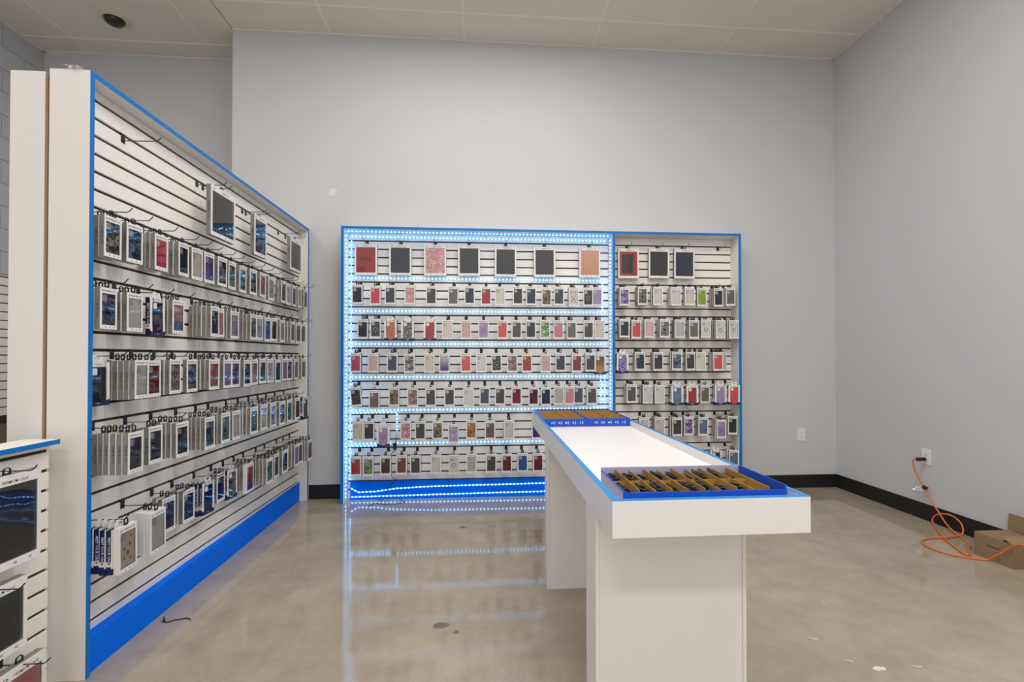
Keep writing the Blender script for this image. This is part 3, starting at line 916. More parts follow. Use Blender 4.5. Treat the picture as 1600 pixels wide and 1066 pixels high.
UNLIT_ROWS = {
    'T': [(1.346,4.44,'red_black','f','S',1,-0.017,-0.002,0), (1.641,4.44,'black','p','S',1,0.015,0.003,0), (1.888,4.44,'navy','p','S',1,0.016,0.002,0)],
    6: [(1.286,4.362,'purple','s','S',4,-0.001,-0.005,0.038), (1.456,4.362,'dark_grey','z','S',4,0.006,0.003,0.035), (1.601,4.362,'clear','c','S',3,0.007,0.001,0.008), (1.772,4.362,'clear','c','S',4,-0.016,-0,-0.059), (1.903,4.362,'beige','c','S',2,-0.014,0.002,-0.055), (2.018,4.362,'lime','p','S',1,-0.016,-0.005,0.046), (2.18,4.362,'navy','p','S',4,-0.013,-0.006,0.041), (2.296,4.362,'grey','r','S',2,-0.015,0.002,0.021)],
    10: [(1.286,4.362,'black','p','S',4,0.013,0.004,0.009), (1.397,4.362,'coral','p','S',2,0.012,-0.006,0.032), (1.519,4.362,'pale_pink','c','S',3,0,0.001,-0.047), (1.665,4.362,'black','z','S',4,0.01,0.003,-0.053), (1.809,4.362,'silver','p','S',4,-0.007,-0,0.039), (1.942,4.362,'grey','p','S',3,-0.01,-0.004,-0.03), (2.059,4.362,'clear','r','S',2,0.005,0.002,-0.013), (2.198,4.362,'clear','r','S',4,-0.005,-0.002,-0.018), (2.309,4.326,'white','r','S',2,-0.003,-0.005,0)],
    14: [(1.263,4.35,'purple','z','N',2,0.019,-0.002,0.03), (1.429,4.362,'navy_blue','p','S',3,-0.014,0.001,0.031), (1.603,4.362,'black','p','S',4,0.007,-0.001,-0.002), (1.781,4.362,'steel_blue','s','S',4,0.006,0.003,-0.042), (1.907,4.362,'dark_grey','r','S',2,-0.016,0.001,0.05), (2.009,4.362,'clear','c','S',2,0.001,-0.002,0.026), (2.173,4.362,'coral','p','S',4,-0.013,-0.003,-0.036), (2.262,4.466,'silver','r','S',1,0.003,-0.003,-0.032)],
    18: [(1.35,4.362,'dark_grey','p','S',4,0.008,0.004,-0.024), (1.501,4.362,'clear','c','S',4,0.008,-0.002,0.042), (1.614,4.362,'clear','c','S',2,0.003,-0.003,-0.034), (1.774,4.35,'steel_blue','r','N',3,-0.019,-0.001,-0.014), (1.918,4.35,'red','p','N',2,-0.013,-0.002,-0.021), (2.048,4.362,'grey','r','S',1,0.011,-0.005,0.059), (2.19,4.35,'lilac','p','N',2,-0.001,-0,-0.004), (2.309,4.326,'coral','p','N',1,0.013,0.002,0.007)],
    22: [(1.467,4.362,'clear','c','S',2,-0.001,0.001,0.043), (1.614,4.362,'beige','c','S',4,-0.004,0.001,0.055), (1.779,4.362,'dark_grey','r','S',4,-0.001,-0.004,-0.032), (1.889,4.362,'purple','s','S',2,0.009,0.001,0.055), (2.029,4.362,'steel_blue','r','S',3,0.014,-0.004,-0.037), (2.201,4.362,'lilac','r','S',4,-0.01,-0.03,0.025), (2.312,4.362,'black','p','S',2,0.014,0.003,-0.029)],
    26: [(2.144,4.35,'navy_blue','p','N',2,0.015,-0.003,-0.009), (2.302,4.326,'steel_blue','c','S',2,0.009,-0.005,-0.049)],
}
LEFT_ROWS = {
    6: [(2.175,-1.565,'dark_grey','s','S',3,0.01,-0.003,-0.017), (2.303,-1.565,'navy','s','S',2,0.002,0,-0.059), (2.482,-1.565,'hot_pink','p','S',3,-0.005,-0.002,-0.002), (2.658,-1.565,'navy','p','S',3,-0.009,-0,0.055), (2.777,-1.565,'clear','c','S',1,-0.003,-0.001,-0.046), (2.894,-1.565,'purple','p','S',1,-0.007,0,-0.046), (3.035,-1.565,'maroon','s','S',2,0.012,0.002,-0.048), (3.147,-1.565,'olive','p','S',1,0.013,-0.002,0.033), (3.281,-1.565,'teal','s','S',2,0.008,-0.003,0.021), (3.425,-1.565,'black','p','S',2,0.005,0.001,-0.028), (3.566,-1.565,'pink','d','S',1,0.008,0.003,0.021), (3.703,-1.565,'clear','s','S',1,0.001,-0.004,-0.001), (3.926,-1.565,'mauve','p','S',2,-0.004,0.001,0.021), (4.024,-1.565,'clear','c','S',1,0.002,-0.004,0.017), (4.138,-1.565,'black','p','S',3,0.004,-0.004,0.047), (4.255,-1.565,'beige','c','S',2,0.005,-0.004,0.052), (4.389,-1.565,'black','d','S',1,-0.011,-0.002,0.026)],
    10: [(2.154,-1.565,'navy','z','S',3,0.003,-0.001,0.018), (2.306,-1.565,'clear','c','S',3,-0.001,-0.003,-0.039), (2.457,-1.565,'navy_blue','p','N',1,-0.013,0.001,0.031), (2.618,-1.565,'sky_blue','g','S',3,0.001,0.001,-0.017), (2.882,-1.526,'slate','p','S',5,-0.007,-0.002,0.045), (3.005,-1.565,'pink','r','S',1,-0.014,-0.001,-0.03), (3.18,-1.565,'lilac','s','S',3,0.008,-0.002,-0.02), (3.395,-1.549,'navy_blue','p','S',4,-0.003,-0.001,0.033), (3.518,-1.565,'clear','r','S',1,-0.004,0.002,-0.047), (3.647,-1.565,'blue','p','S',1,-0.007,-0.004,-0.046), (3.758,-1.565,'maroon','p','S',1,0.008,0.001,-0.038), (3.902,-1.565,'silver','d','S',1,-0.009,-0.002,0.029), (4.11,-1.565,'grey','p','S',3,0.009,0.001,0.011), (4.225,-1.565,'grey','p','S',1,-0.011,-0.002,-0.037), (4.339,-1.565,'brown','p','S',1,0.001,-0,-0.036)],
    14: [(2.153,-1.603,'slate','p','N',1,-0.007,0.001,-0.056), (2.296,-1.526,'clear','c','S',5,0.009,0.002,0.054), (2.413,-1.55,'dark_red','p','S',2,-0.004,-0.001,0.01), (2.571,-1.55,'mauve','s','S',2,0.004,0.003,0.022), (2.711,-1.55,'navy_blue','s','S',1,-0.006,0.002,-0.002), (2.921,-1.549,'coral','s','S',4,0.003,0.001,-0.06), (3.07,-1.55,'lilac','p','S',2,0.008,0,-0.001), (3.165,-1.55,'purple','p','S',1,0.001,-0.001,-0.037), (3.316,-1.55,'navy_blue','d','S',3,0.001,-0.005,0), (3.416,-1.55,'peach','g','S',1,0.004,-0.001,0.008), (3.539,-1.55,'teal','p','S',2,0.014,0.002,-0.044), (3.66,-1.55,'clear','d','S',1,0.009,-0,-0.054), (3.79,-1.55,'teal','p','S',1,-0.004,-0.003,-0.051), (3.915,-1.55,'lilac','c','S',1,0.001,0.002,-0.021), (4.01,-1.55,'violet','s','S',1,0.011,0.001,-0.044), (4.147,-1.55,'dark_grey','p','S',1,0.011,-0,0.051), (4.307,-1.55,'grey','p','S',2,0.006,0.001,-0.019)],
    18: [(2.19,-1.478,'navy','p','S',6,0.009,0.002,0.043), (2.379,-1.519,'navy','d','S',2,-0.002,0.001,-0.002), (2.551,-1.503,'navy_blue','p','S',5,-0.012,-0.005,-0.051), (2.747,-1.478,'navy_blue','s','S',5,-0.009,-0.004,-0), (2.926,-1.486,'teal','z','S',4,0.006,-0.001,-0.009), (3.052,-1.489,'clear','c','S',3,0.004,-0.003,-0.004), (3.255,-1.478,'teal','p','S',5,0.008,-0.002,-0.038), (3.405,-1.483,'white','c','S',2,0.012,0.001,-0.016), (3.552,-1.484,'lilac','p','S',4,-0.004,-0.001,0.012), (3.691,-1.478,'slate','s','S',3,-0.008,-0.005,-0.035), (3.826,-1.478,'teal','s','S',2,0.008,-0.004,-0.005), (3.982,-1.478,'dark_grey','p','S',3,-0.009,-0.003,-0.04), (4.154,-1.478,'grey','p','N',2,-0.003,-0.004,-0.057)],
    23: [(2.168,-1.492,'beige','d','W',5,-0.012,-0.004,-0.001), (2.367,-1.499,'white','c','W',3,-0.013,-0.005,-0.006), (2.563,-1.572,'navy_blue','p','S',2,-0.003,0.001,-0.054), (2.72,-1.568,'navy_blue','p','S',3,-0.003,-0.002,-0.057), (2.914,-1.573,'navy','p','N',3,0.014,-0.003,-0.049), (3.089,-1.596,'maroon','g','S',2,-0.001,-0.004,0.015), (3.223,-1.596,'dark_grey','s','N',2,-0.005,-0.004,-0.054), (3.355,-1.548,'magenta','g','W',4,0.007,-0.003,0.035), (3.483,-1.478,'teal','s','S',5,-0.001,0.002,-0.024), (3.665,-1.507,'slate','p','S',3,-0.008,-0.003,0.038), (3.805,-1.502,'navy','p','S',4,0.004,-0.002,-0.049), (4.014,-1.495,'lilac','p','S',3,0.005,0.003,0.011), (4.143,-1.516,'brown','p','S',2,-0.015,-0.005,-0.049), (4.275,-1.483,'mauve','p','S',4,-0.01,-0.005,-0.054)],
}

WORD = {'darkred_brown': 'brick red', 'red_black': 'red and black'}
PATW = {'s': 'mottled ', 'z': 'striped ', 'g': 'faded ', 'd': 'dotted ', 'r': 'ringed ', 'c': 'plain ', 'p': '', 'f': '', 'q': ''}
def words(colour, pattern):
    c = WORD.get(colour, colour.replace('_', ' '))
    if colour == 'clear': c = 'clear'
    return PATW[pattern] + c


behind = []       # boxes hanging behind a front one: (distance, kind, loc, rot, label, group)
ROWS = (6, 10, 14, 18, 22, 26)
def fill_back(rows, where, drop):
    grp = 'boxed phone cases on the ' + where
    hgrp = 'hooks of the ' + where
    for k, items in rows.items():
        tablet = k == 'T'
        kk = 1 if tablet else k
        zk = Z0B - kk * PB
        rn = 'top row' if tablet else ORD[ROWS.index(k) + 1] + ' phone row'
        for i, (x, fy, colour, pat, kind, n, tilt, dz, yw) in enumerate(items):
            pos = '%s from left, %s, %s' % (ORD[i + 1], rn, where)
            hook((x, 4.499, zk), 0, 'black wire hook holding the box %s' % pos, hgrp)
            if tablet:
                w, h = (0.198, 0.28)
                boxed_tablet(w, h, 0.026, (x, fy, zk - 0.040 + dz), (0, tilt * 0.4, 0), colour, 'b' if colour == 'red_black' else pat,
                             '%s tablet case in white box, %s' % (words(colour, pat), pos), 'boxed tablet cases on the back wall')
                continue
            top = zk - drop + dz
            if kind == 'N': top -= 0.008
            boxed_case(kind, (x, fy, top), (0, tilt, yw), colour, pat, '%s boxed phone case, %s' % (words(colour, pat), pos), grp)
            for q in range(1, n):
                y = fy + 0.0235 * q + abs(yw) * 0.05
                if y + T > 4.497: break
                loc = (min(x, 2.322) + random.uniform(-0.004, 0.002), max(y, 4.362) if x > 2.30 else y, top + random.uniform(-0.004, 0.004))
                d = (Vector(loc) - CAM).length + (0.6 if where == 'lit back display' else 0.0)
                behind.append((d, kind, loc, (0, random.uniform(-0.015, 0.015), yw * 0.6),
                               'box hanging %s behind the front one, %s' % ('just' if q == 1 else ORD[q], pos), grp))


fill_back(LIT_ROWS, 'lit back display', 0.046)
fill_back(UNLIT_ROWS, 'unlit back display', 0.036)
hook((2.243, 4.499, Z0B - PB), 0, 'empty black wire hook at the right end of the unlit back display', 'hooks of the unlit back display')

LROWS = (6, 10, 14, 18, 23)
LW = 'left display'
XP = -1.655
for k, items in LEFT_ROWS.items():
    zk = Z0L - k * PL_
    rn = ORD[LROWS.index(k) + 1] + ' phone row'
    for i, (y, fx, colour, pat, kind, n, tilt, dz, yw) in enumerate(items):
        pos = '%s along, %s, %s' % (ORD[i + 1], rn, LW)
        hook((XP + 0.001, y, zk), PI / 2, 'black wire hook holding the box %s' % pos, 'hooks of the left display')
        top = zk - 0.045 + dz - (0.008 if kind == 'N' else 0)
        if k == 23 and i == 0: yw = 0.0
        boxed_case(kind, (fx, y, top), (0, tilt, PI / 2 + yw), colour, pat, '%s boxed phone case, %s' % (words(colour, pat), pos), 'boxed phone cases on the left display')
        kb = 'N' if (k == 23 and i == 0) else ('S' if kind == 'W' and i == 7 else kind)
        for q in range(1, n):
            x = fx - 0.0235 * q - abs(yw) * 0.05
            if x - T < XP + 0.002: break
            loc = (x, y + random.uniform(-0.005, 0.003), top + random.uniform(-0.004, 0.004))
            d = (Vector(loc) - CAM).length
            behind.append((d, kb, loc, (0, random.uniform(-0.012, 0.012), PI / 2 + yw * 0.7),
                           '%s box hanging %s behind the front one, %s' % ({'N': 'navy-spined', 'W': 'white', 'S': 'grey-spined'}[kb], 'just' if q == 1 else ORD[q], pos), 'boxed phone cases on the left display'))

fronts = sum(len(v) for D in (LIT_ROWS, UNLIT_ROWS, LEFT_ROWS) for kk, v in D.items() if kk != 'T')
behind.sort(key=lambda e: e[0])
room = max(0, 308 - fronts)
rest = MB()
for i, (d, kind, loc, rot, label, grp) in enumerate(behind):
    if i < room:
        boxed_case(kind, loc, rot, None, None, label, grp, full=False)
    else:
        mt = Matrix.Translation(Vector(loc)) @ Matrix.Rotation(rot[2], 4, 'Z') @ Matrix.Rotation(rot[1], 4, 'Y')
        off = {'S': 0, 'W': 4, 'N': 8}[kind]
        src = KIT[kind]['body']
        n = len(rest.v)
        rest.add(src, mat=mt)
        for q in range(len(rest.m) - len(src.polygons), len(rest.m)):
            m = rest.m[q]
            rest.m[q] = {'S': (0, 1, 3), 'W': (0, 0, 3), 'N': (0, 2, 3)}[kind][m]
        if KIT[kind]['loop']:
            rest.add(KIT[kind]['loop'], mat=mt, m=4)
o = rest.build('boxed_phone_cases', [M['card_white'], M['card_grey'], M['card_navy'], M['card_inner'], M['black']])
tag(o, 'many grey-sided boxed phone cases hanging behind the front ones on the hooks', 'phone case', kind='stuff')

# tablets and empty hooks at the top of the left display
zk = Z0L - PL_
for i, y in enumerate((2.352, 2.925, 3.45, 4.03)):
    hook((XP + 0.001, y, zk), PI / 2, ['empty black hook near the top left of the left display', 'black hook left of the big tablet box on the left display',
                                       'black hook beside the narrow tablet box on the left display', 'black hook beside the far grey tablet box on the left display'][i], 'top hooks of the left display')
for (y, x, w, h, z, colour, pat, label) in ((2.985, -1.535, 0.265, 0.285, 2.300, 'dark_grey', 'p', 'big dark grey tablet case in white box high on the left display'),
                                            (3.50, -1.552, 0.185, 0.275, 2.295, 'navy_blue', 's', 'narrow navy tablet case in white box high on the left display'),
                                            (4.17, -1.565, 0.235, 0.265, 2.298, 'grey', 'p', 'grey tablet case in white box at the far top of the left display')):
    hook((XP + 0.001, y, zk), PI / 2, 'black wire hook carrying the ' + label.split(' in white')[0] + ' on the left display', 'top hooks of the left display')
    boxed_tablet(w, h, 0.028, (x, y, z - 0.035), (0, 0, PI / 2), colour, pat, label, 'boxed tablet cases on the left display')

# tablets on the low display
for (y, x, w, h, z, kz, colour, pat, label) in ((1.775, -1.597, 0.225, 0.315, 0.888, 0.926, 'dark_grey', 'p', 'black tablet case in white box, upper one on the low near display'),
                                                (1.735, -1.600, 0.215, 0.245, 0.525, 0.926 - 5 * 0.0762, 'dark_grey', 'q', 'black rugged tablet case in white box, middle one on the low near display'),
                                                (1.832, -1.602, 0.172, 0.22, 0.222, 0.926 - 9 * 0.0762, 'pink', 'p', 'pink tablet case in white box, lowest one on the low near display')):
    hook((-1.679, y, kz), PI / 2, 'black wire hook above the ' + label.split(' in white')[0] + ' on the low near display', 'hooks of the low display')
    boxed_tablet(w, h, 0.03, (x, y, z), (0, 0, PI / 2), colour, pat, label, 'boxed tablet cases on the low display', True)

# ------------------------------------------------------------------ display table
TX0, TX1, TY0, TY1, TZ = 0.343, 0.905, 1.285, 3.50, 0.898
tb = empty('display_table', (TX0, TY0, 0))
tag(tb, 'long white display table with blue-edged rim standing on two box legs', 'table')
w, l = TX1 - TX0, TY1 - TY0
r = 0.018
for nm, a, c in (('apron', (0, 0, 0.796), (w, r, TZ - 0.001)), ('apron', (0, l - r, 0.796), (w, l, TZ - 0.001)), ('apron', (0, r + 0.0003, 0.796), (r, l - r - 0.0003, TZ - 0.001)), ('apron', (w - r, r + 0.0003, 0.796), (w, l - r - 0.0003, TZ - 0.001))):
    slab(nm, a, c, M['table_white'], tb, 0.0008)
for a, c in (((0, 0, TZ - 0.001), (w, r, TZ)), ((0, l - r, TZ - 0.001), (w, l, TZ)), ((0, r, TZ - 0.001), (r, l - r, TZ)), ((w - r, r, TZ - 0.001), (w, l - r, TZ))):
    slab('edge_trim', a, c, M['table_trim'], tb)
slab('tabletop', (r, r, 0.842), (w - r, l - r, 0.862), M['table_white'], tb)
for y0, y1 in ((0.215, 0.355), (1.385, 1.500)):
    x0, x1 = 0.004, 0.494
    lg = slab('leg', (x0 + 0.012, y0 + 0.004, 0.0), (x1 - 0.012, y1 - 0.004, 0.842), M['table_white'], tb)
    slab('leg_panel', (x0, y0, 0.0), (x0 + 0.0117, y1, 0.842), M['table_white'], lg, 0.0008)
    slab('leg_panel', (x1 - 0.0117, y0, 0.0), (x1, y1, 0.842), M['table_white'], lg, 0.0008)


# ------------------------------------------------------------------ trays on the table
FL = 0.8622
def tray(loc, rz, w, d, h, label, group, icons=False, pale_back=True):
    """open card tray, front towards -y"""
    t = empty('cable_tray', loc, rz)
    tag(t, label, 'tray', group)
    c = 0.004
    slab('tray_floor', (0, 0, 0), (w, d, 0.003), M['kraft'], t)
    fr = slab('front_wall', (0, 0, 0.003), (w, c, h), M['tray_blue'], t)
    slab('back_wall', (0, d - c, 0.003), (w, d, h + (0.012 if pale_back else 0)), M['tray_side'] if pale_back else M['tray_blue'], t)
    slab('side_wall', (0, c, 0.003), (c, d - c, h + 0.001), M['tray_side'], t)
    slab('side_wall', (w - c, c, 0.003), (w, d - c, h + (0.012 if pale_back else 0.001)), M['tray_blue'], t)
    slab('wall_edge', (-0.0006, 0, h + 0.001), (c + 0.0006, d, h + 0.0022), M['tray_blue'], t)
    if icons:
        mb = MB()
        for i in range(5):
            x = w * (0.17 + 0.165 * i)
            z = h * 0.52
            if i in (0, 3): mb.ring(circ(0.0052, 0.0052, x, z, 10), circ(0.0032, 0.0032, x, z, 10), -0.0006, -0.0001)
            elif i == 1: mb.ring(circ(0.006, 0.006, x, z, 6), circ(0.0035, 0.0035, x, z, 6), -0.0006, -0.0001)
            elif i == 2: mb.prism([(x - 0.005, z - 0.004), (x + 0.005, z - 0.004), (x + 0.005, z + 0.004), (x - 0.005, z + 0.004)], -0.0006, -0.0001)
            else: mb.prism([(x - 0.002, z - 0.005), (x + 0.002, z - 0.005), (x + 0.002, z + 0.005), (x - 0.002, z + 0.005)], -0.0006, -0.0001)
            for j in range(2):
                hh = 0.010 - 0.004 * j
                mb.prism([(x + 0.011 + 0.004 * j, z - hh), (x + 0.013 + 0.004 * j, z - hh), (x + 0.013 + 0.004 * j, z + hh), (x + 0.011 + 0.004 * j, z + hh)], -0.0006, -0.0001)
        mb.build('printed_icons', M['ink_white'], fr)
    return t


def coil(seed, loc, rz, label, group, size=1.0):
    rnd = random.Random(seed)
    pts = []
    turns = 3
    n = 14 * turns
    for i in range(n):
        a = 2 * PI * i / 14
        k = i / n
        pts.append((math.cos(a) * (0.0125 + 0.003 * math.sin(a * 0.31 + seed)) * size, math.sin(a) * (0.040 + 0.006 * math.sin(a * 0.27 + seed)) * size,
                    0.006 + 0.016 * k + 0.007 * math.sin(a * 0.5 + seed)))
    pts.append((0.004, 0.055 * size, 0.02))
    pts.append((-0.003, 0.062 * size, 0.012))
    o = MB().tube(pts, 0.0029, 5).build('charging_cable', M['cable'], None, loc, (rnd.uniform(-0.15, 0.15), 0, rz), smooth=True)
    tag(o, label, 'cable', group)
    tie = MB().ring(circ(0.017 * size, 0.013, 0, 0.014, 8), circ(0.014 * size, 0.010, 0, 0.014, 8), -0.003, 0.003).build('cable_tie', M['black_wire'], o)
    return o


NT = (0.386, 1.328, FL)
NW_, ND_, NH_ = 0.478, 0.262, 0.044
near = tray(NT, 0.0, NW_, ND_, NH_, 'blue card tray of coiled black cables at the near end of the table', 'card trays on the table')
cols = 9
pitch_x = (NW_ - 0.05) / cols
for i in range(1, cols + 1):
    slab('divider', (pitch_x * i - 0.001, 0.006, 0.0035), (pitch_x * i + 0.001, ND_ - 0.006, NH_ + (0.006 if i % 2 else 0.002)), M['kraft'], near)
slab('divider', (0.006, ND_ * 0.5 - 0.001, 0.0035), (NW_ - 0.03, ND_ * 0.5 + 0.001, NH_ - 0.001), M['kraft'], near)
for r_ in range(2):
    for i in range(cols):
        if r_ == 0 and i == 8: continue
        x = NT[0] + pitch_x * (i + 0.5)
        y = NT[1] + ND_ * (0.26 + 0.5 * r_)
        coil(i * 3 + r_, (x, y, NT[2] + 0.012 + (0.007 if (i + r_) % 3 else 0.0)), random.uniform(-0.10, 0.10),
             'coiled black cable, %s from left in the %s row of the near tray' % (ORD[i + 1], 'front' if r_ == 0 else 'rear'), 'cables in the near tray', 1.12)

FTY = 2.90
for i in range(2):
    x0 = 0.3625 + i * 0.2618
    t = tray((x0, FTY, FL), 0.0, 0.2605, 0.55, 0.049, '%s blue card tray with white icons at the far end of the table' % ('left' if i == 0 else 'right'), 'card trays on the table', icons=True, pale_back=False)
    for j in range(1, 9):
        slab('divider', (0.006, 0.061 * j - 0.001, 0.0035), (0.254, 0.061 * j + 0.001, 0.046 + (0.004 if j % 2 else 0.0)), M['kraft'], t)
    slab('divider', (0.129, 0.006, 0.0035), (0.131, 0.544, 0.050), M['kraft'], t)
for q, (x, y) in enumerate(((0.45, 2.932), (0.55, 3.054), (0.43, 3.10))):
    coil(40 + q, (x, y, FL + 0.018), PI / 2, ['coiled black cable at the front of the left far tray', 'coiled black cable in the middle of the left far tray', 'coiled black cable near the left side of the left far tray'][q], 'cables in the far tray', 0.8)

# ------------------------------------------------------------------ outlets, cord and carton by the right wall
def outlet(loc, rz, label, group):
    t = empty('wall_outlet', loc, rz)
    tag(t, label, 'outlet', group)
    MB().prism(rrect(0.078, 0.122, 0.006, 0, 0, 2), -0.005, 0.0).build('cover_plate', M['outlet'], t)
    for s in (-1, 1):
        f = MB().prism(rrect(0.034, 0.029, 0.009, 0, s * 0.0195, 3), -0.0068, -0.005).build('socket', M['outlet'], t)
        MB().box((-0.0075, -0.0072, s * 0.0195 - 0.003), (-0.0055, -0.0066, s * 0.0195 + 0.006)).box((0.0055, -0.0072, s * 0.0195 - 0.003), (0.0075, -0.0066, s * 0.0195 + 0.006)).prism(circ(0.0025, 0.0025, 0, s * 0.0195 - 0.008, 8), -0.0072, -0.0066).build('slots', M['slot'], f)
    MB().prism(circ(0.003, 0.003, 0, 0, 8), -0.0062, -0.0048).build('screw', M['frame_white'], t)
    return t


outlet((3.103, WALL_Y, 0.520), 0, 'white duplex outlet on the back wall right of the displays', 'wall outlets')
outlet((RIGHT_X, 3.556, 0.500), -PI / 2, 'white duplex outlet on the right wall with a black plug in it', 'wall outlets')

CORD = [(3.392, 3.562, 0.478), (3.385, 3.590, 0.470), (3.40, 3.599, 0.40), (3.42, 3.572, 0.315), (3.43, 3.537, 0.257), (3.43, 3.489, 0.181), (3.43, 3.424, 0.107), (3.42, 3.351, 0.04),
        (3.385, 3.243, 0.010), (3.293, 3.063, 0.006), (3.20, 2.985, 0.006), (3.135, 2.915, 0.006), (3.095, 2.90, 0.008), (3.10, 2.93, 0.012), (3.163, 3.061, 0.006), (3.228, 3.187, 0.010), (3.351, 3.364, 0.012), (3.425, 3.473, 0.031),
        (3.43, 3.448, 0.077), (3.43, 3.396, 0.103), (3.43, 3.328, 0.115), (3.43, 3.263, 0.091), (3.425, 3.232, 0.045), (3.385, 3.215, 0.012), (3.241, 3.178, 0.016), (3.137, 3.194, 0.006), (3.045, 3.161, 0.006),
        (2.994, 3.108, 0.006), (2.972, 3.027, 0.006), (2.997, 2.93, 0.006), (3.044, 2.869, 0.012), (3.10, 2.845, 0.006), (3.145, 2.815, 0.012), (3.155, 2.785, 0.042), (3.157, 2.745, 0.079), (3.16, 2.705, 0.125), (3.158, 2.655, 0.164), (3.149, 2.61, 0.18), (3.15, 2.54, 0.184), (3.17, 2.42, 0.15), (3.2, 2.3, 0.05), (3.2, 2.15, 0.006), (3.1, 1.9, 0.006)]
cord = empty('extension_cord', (3.0, 3.1, 0.0))
tag(cord, 'orange extension cord looped on the floor by the right wall', 'cord')
off = Vector((3.0, 3.1, 0.0))
MB().tube([Vector(p) - off for p in smooth_path(CORD, 6)], 0.0052, 8).build('cord', M['orange'], cord, smooth=True)
plug = MB().tube([(3.448, 3.556, 0.4805), (3.425, 3.556, 0.4805), (3.405, 3.557, 0.480), (3.385, 3.566, 0.477)], 0.0145, 8)
p2 = plug.build('plug', M['black'], cord)
p2.location = -off
clip = MB().box((-0.012, -0.014, -0.014), (0.012, 0.014, 0.014)).build('tag_clip', M['black'], cord, Vector((3.428, 3.535, 0.262)) - off, (0.4, 0.2, 0.3))
mb = MB()
rnd = random.Random(5)
ring0 = [(math.cos(i * PI / 4) * 0.034 * rnd.uniform(0.7, 1.1), math.sin(i * PI / 4) * 0.034 * rnd.uniform(0.7, 1.1)) for i in range(8)]
for i in range(8):
    a, c = ring0[i], ring0[(i + 1) % 8]
    mb.face([(0, -0.012, 0), (a[0], rnd.uniform(-0.008, 0.008), a[1]), (c[0], rnd.uniform(-0.008, 0.008), c[1])])
mb.build('plastic_tag', M['bag'], cord, Vector((3.40, 3.575, 0.232)) - off, (0, 0, -0.9))

cb = empty('cardboard_box', (3.182, 2.695, 0.0))
tag(cb, 'open brown cardboard box with raised flaps by the right wall', 'box')
bw, bd, bh, c = 0.262, 0.235, 0.148, 0.004
slab('box_floor', (0, 0, 0.001), (bw, bd, 0.005), M['carton_in'], cb)
lw = slab('box_side', (0, 0, 0.005), (c, bd, bh), M['carton'], cb)
slab('box_side', (bw - c, 0, 0.005), (bw, bd, bh), M['carton'], cb)
slab('box_side', (c, 0, 0.005), (bw - c, c, bh), M['carton'], cb)
slab('box_side', (c, bd - c, 0.005), (bw - c, bd, bh), M['carton'], cb)
MB().box((0, 0, 0), (bw - 0.01, 0.13, 0.004)).build('flap', M['carton'], cb, (0.004, bd, bh + 0.002), (-PI + 0.12, 0, 0))
MB().box((0, 0, 0), (0.004, bd, 0.105)).build('flap', M['carton'], cb, (bw - 0.006, 0.015, bh), (0.0, 0.06, 0.0))
MB().box((0, 0, 0), (bw - 0.01, 0.004, 0.07)).build('flap', M['carton_in'], cb, (0.004, 0.004, bh - 0.004), (-1.15, 0, 0))
mb = MB()
for i in range(8):
    y = 0.155 - i * 0.0105
    hh = 0.006 if i in (0, 3) else 0.0042
    mb.box((-0.0006, y - 0.0036, 0.088 - hh), (0.0, y + 0.0030, 0.088 + hh * (0.7 if i % 2 else 1.0)))
mb.build('lettering', plain('box_print', (0.09, 0.04, 0.025), 0.7, 0.2), lw)

# ------------------------------------------------------------------ small things
dm = empty('dome_camera', (-3.219, 4.466, CEIL_Z))
tag(dm, 'smoked dome security camera set in the ceiling', 'camera')
mb = MB()
N = 24
for (r0, z0, r1, z1) in ((0.118, 0.004, 0.116, -0.008), (0.116, -0.008, 0.082, -0.016), (0.082, -0.016, 0.074, -0.010)):
    for i in range(N):
        a, a2 = 2 * PI * i / N, 2 * PI * (i + 1) / N
        mb.face([(r0 * math.cos(a), r0 * math.sin(a), z0), (r1 * math.cos(a), r1 * math.sin(a), z1), (r1 * math.cos(a2), r1 * math.sin(a2), z1), (r0 * math.cos(a2), r0 * math.sin(a2), z0)])
mb.build('trim_ring', M['dome_ring'], dm)
mb = MB()
for j in range(6):
    t0, t1 = PI / 2 * j / 6, PI / 2 * (j + 1) / 6
    for i in range(N):
        a, a2 = 2 * PI * i / N, 2 * PI * (i + 1) / N
        def pt(t, g): return (0.076 * math.cos(t) * math.cos(g), 0.076 * math.cos(t) * math.sin(g), -0.010 - 0.058 * math.sin(t))
        q = [pt(t0, a), pt(t1, a), pt(t1, a2), pt(t0, a2)]
        if j == 5: q = [q[0], q[1], q[3]]
        mb.face(q)
mb.build('dome', M['dome'], dm, smooth=True)

# clear plastic scrap on top of the tall display
mb = MB()
rnd = random.Random(9)
for (u, v) in ((0, 0), (1, 0), (2, 0), (0, 1), (1, 1), (2, 1)):
    def pv(a, c): 
        rr = random.Random(a * 7 + c * 13)
        return (-1.672 + a * 0.018, 2.060 + c * 0.028 - (0.0 if c else 0.004), 2.445 + (0.001 if c == 0 else 0.001) + rr.uniform(0.004, 0.030) * (1 if 0 < a < 3 and c == 1 else 0.4))
    mb.face([pv(u, v), pv(u + 1, v), pv(u + 1, v + 1), pv(u, v + 1)])
tag(mb.build('plastic_scrap', M['bag']), 'crumpled clear plastic scrap on top of the tall left display', 'plastic')

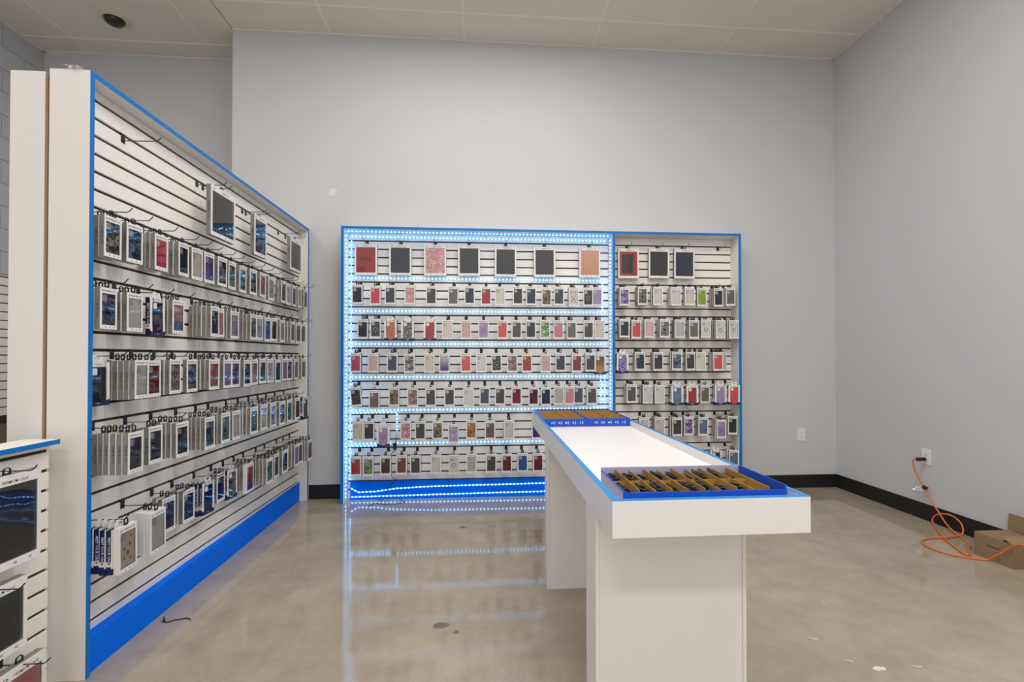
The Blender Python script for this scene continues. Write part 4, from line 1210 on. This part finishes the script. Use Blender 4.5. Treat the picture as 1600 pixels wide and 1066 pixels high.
# LED controller with its lead, and a stray wire on the floor
ct = empty('led_controller', (-0.808, 4.478, 0.478))
tag(ct, 'small black LED controller hanging on the lit back display', 'controller')
MB().prism(rrect(0.030, 0.060, 0.005, 0, 0, 2), -0.010, 0.010).build('housing', M['black'], ct)
MB().tube(smooth_path([(0.002, 0, 0.03), (0.006, 0.004, 0.06), (0.012, 0.012, 0.10)], 4), 0.0022, 5).build('lead', M['black_wire'], ct)
wire = MB().tube(smooth_path([(-0.80, 4.478, 0.444), (-0.86, 4.462, 0.38), (-0.842, 4.43, 0.26), (-0.80, 4.44, 0.17), (-0.79, 4.45, 0.20), (-0.82, 4.44, 0.16), (-0.86, 4.462, 0.10), (-0.90, 4.45, 0.06), (-0.93, 4.40, 0.012),
                              (-0.86, 4.42, 0.03), (-0.80, 4.43, 0.035), (-0.74, 4.42, 0.008), (-0.70, 4.36, 0.004), (-0.82, 4.30, 0.004), (-0.96, 4.34, 0.004), (-0.99, 4.26, 0.004)], 6), 0.0024, 5).build('power_lead', M['black_wire'], smooth=True)
tag(wire, 'thin black power lead trailing from the LED controller to the floor', 'cable')
wire2 = MB().tube(smooth_path([(-1.56, 2.49, 0.004), (-1.55, 2.50, 0.012), (-1.535, 2.485, 0.004), (-1.50, 2.50, 0.006), (-1.455, 2.515, 0.004), (-1.43, 2.50, 0.004)], 5), 0.0026, 5)
wire2.tube([(-1.545, 2.485, 0.004), (-1.56, 2.51, 0.018)], 0.0026, 5)
tag(wire2.build('bent_wire', M['black_wire']), 'short bent black wire lying on the floor by the left display', 'wire')

# spackle on the wall, stains and scraps on the floor
def blob(name, c, rx, ry, mat, label, cat, seed, wall=False, th=0.0008):
    rnd = random.Random(seed)
    ol = [(rx * rnd.uniform(0.65, 1.1) * math.cos(2 * PI * i / 11), ry * rnd.uniform(0.65, 1.1) * math.sin(2 * PI * i / 11)) for i in range(11)]
    rot = (0, 0, 0) if wall else (-PI / 2, 0, 0)
    o = MB().prism(ol, -th, 0.0).build(name, mat, None, c, rot)
    return tag(o, label, cat)
blob('spackle_patch', (-1.382, WALL_Y, 2.797), 0.045, 0.04, M['spackle'], 'small pale spackle patch on the back wall above the displays', 'patch', 2, True)
for i, (x, y, rx, ry, label) in enumerate(((-0.21, 2.356, 0.045, 0.03, 'larger dark oval stain on the floor in front of the lit display'), (-0.134, 2.296, 0.017, 0.016, 'small dark round stain beside the larger floor stain'),
                                           (-0.158, 3.697, 0.03, 0.03, 'faint dark stain on the floor close to the lit display'))):
    blob('floor_stain', (x, y, 0.0), rx, ry, M['stain'], label, 'stain', 20 + i, th=0.0004)
blob('paper_scrap', (1.625, 1.889, 0.0), 0.035, 0.016, M['flake'], 'pale paper scrap on the floor at the lower right', 'scrap', 31, th=0.001)
FLAKES = ((1.780, 2.408, 'pale curled flake on the floor nearest the white table leg'), (1.497, 2.119, 'faint pale curled flake on the floor right of the table'), (1.519, 1.931, 'pale curled flake on the floor left of the paper scrap'), (1.793, 1.897, 'pale curled flake on the floor right of the paper scrap'))
for i, (x, y, label) in enumerate(FLAKES):
    rnd = random.Random(60 + i)
    a0 = rnd.uniform(0, 6)
    pts = [(0.022 * math.cos(a0 + j * 0.42), 0.016 * math.sin(a0 + j * 0.42), 0.003) for j in range(7)]
    tag(MB().tube(pts, 0.0022, 5).build('paint_flake', M['flake'], None, (x, y, 0.0)), label, 'flake', 'curled flakes on the floor')
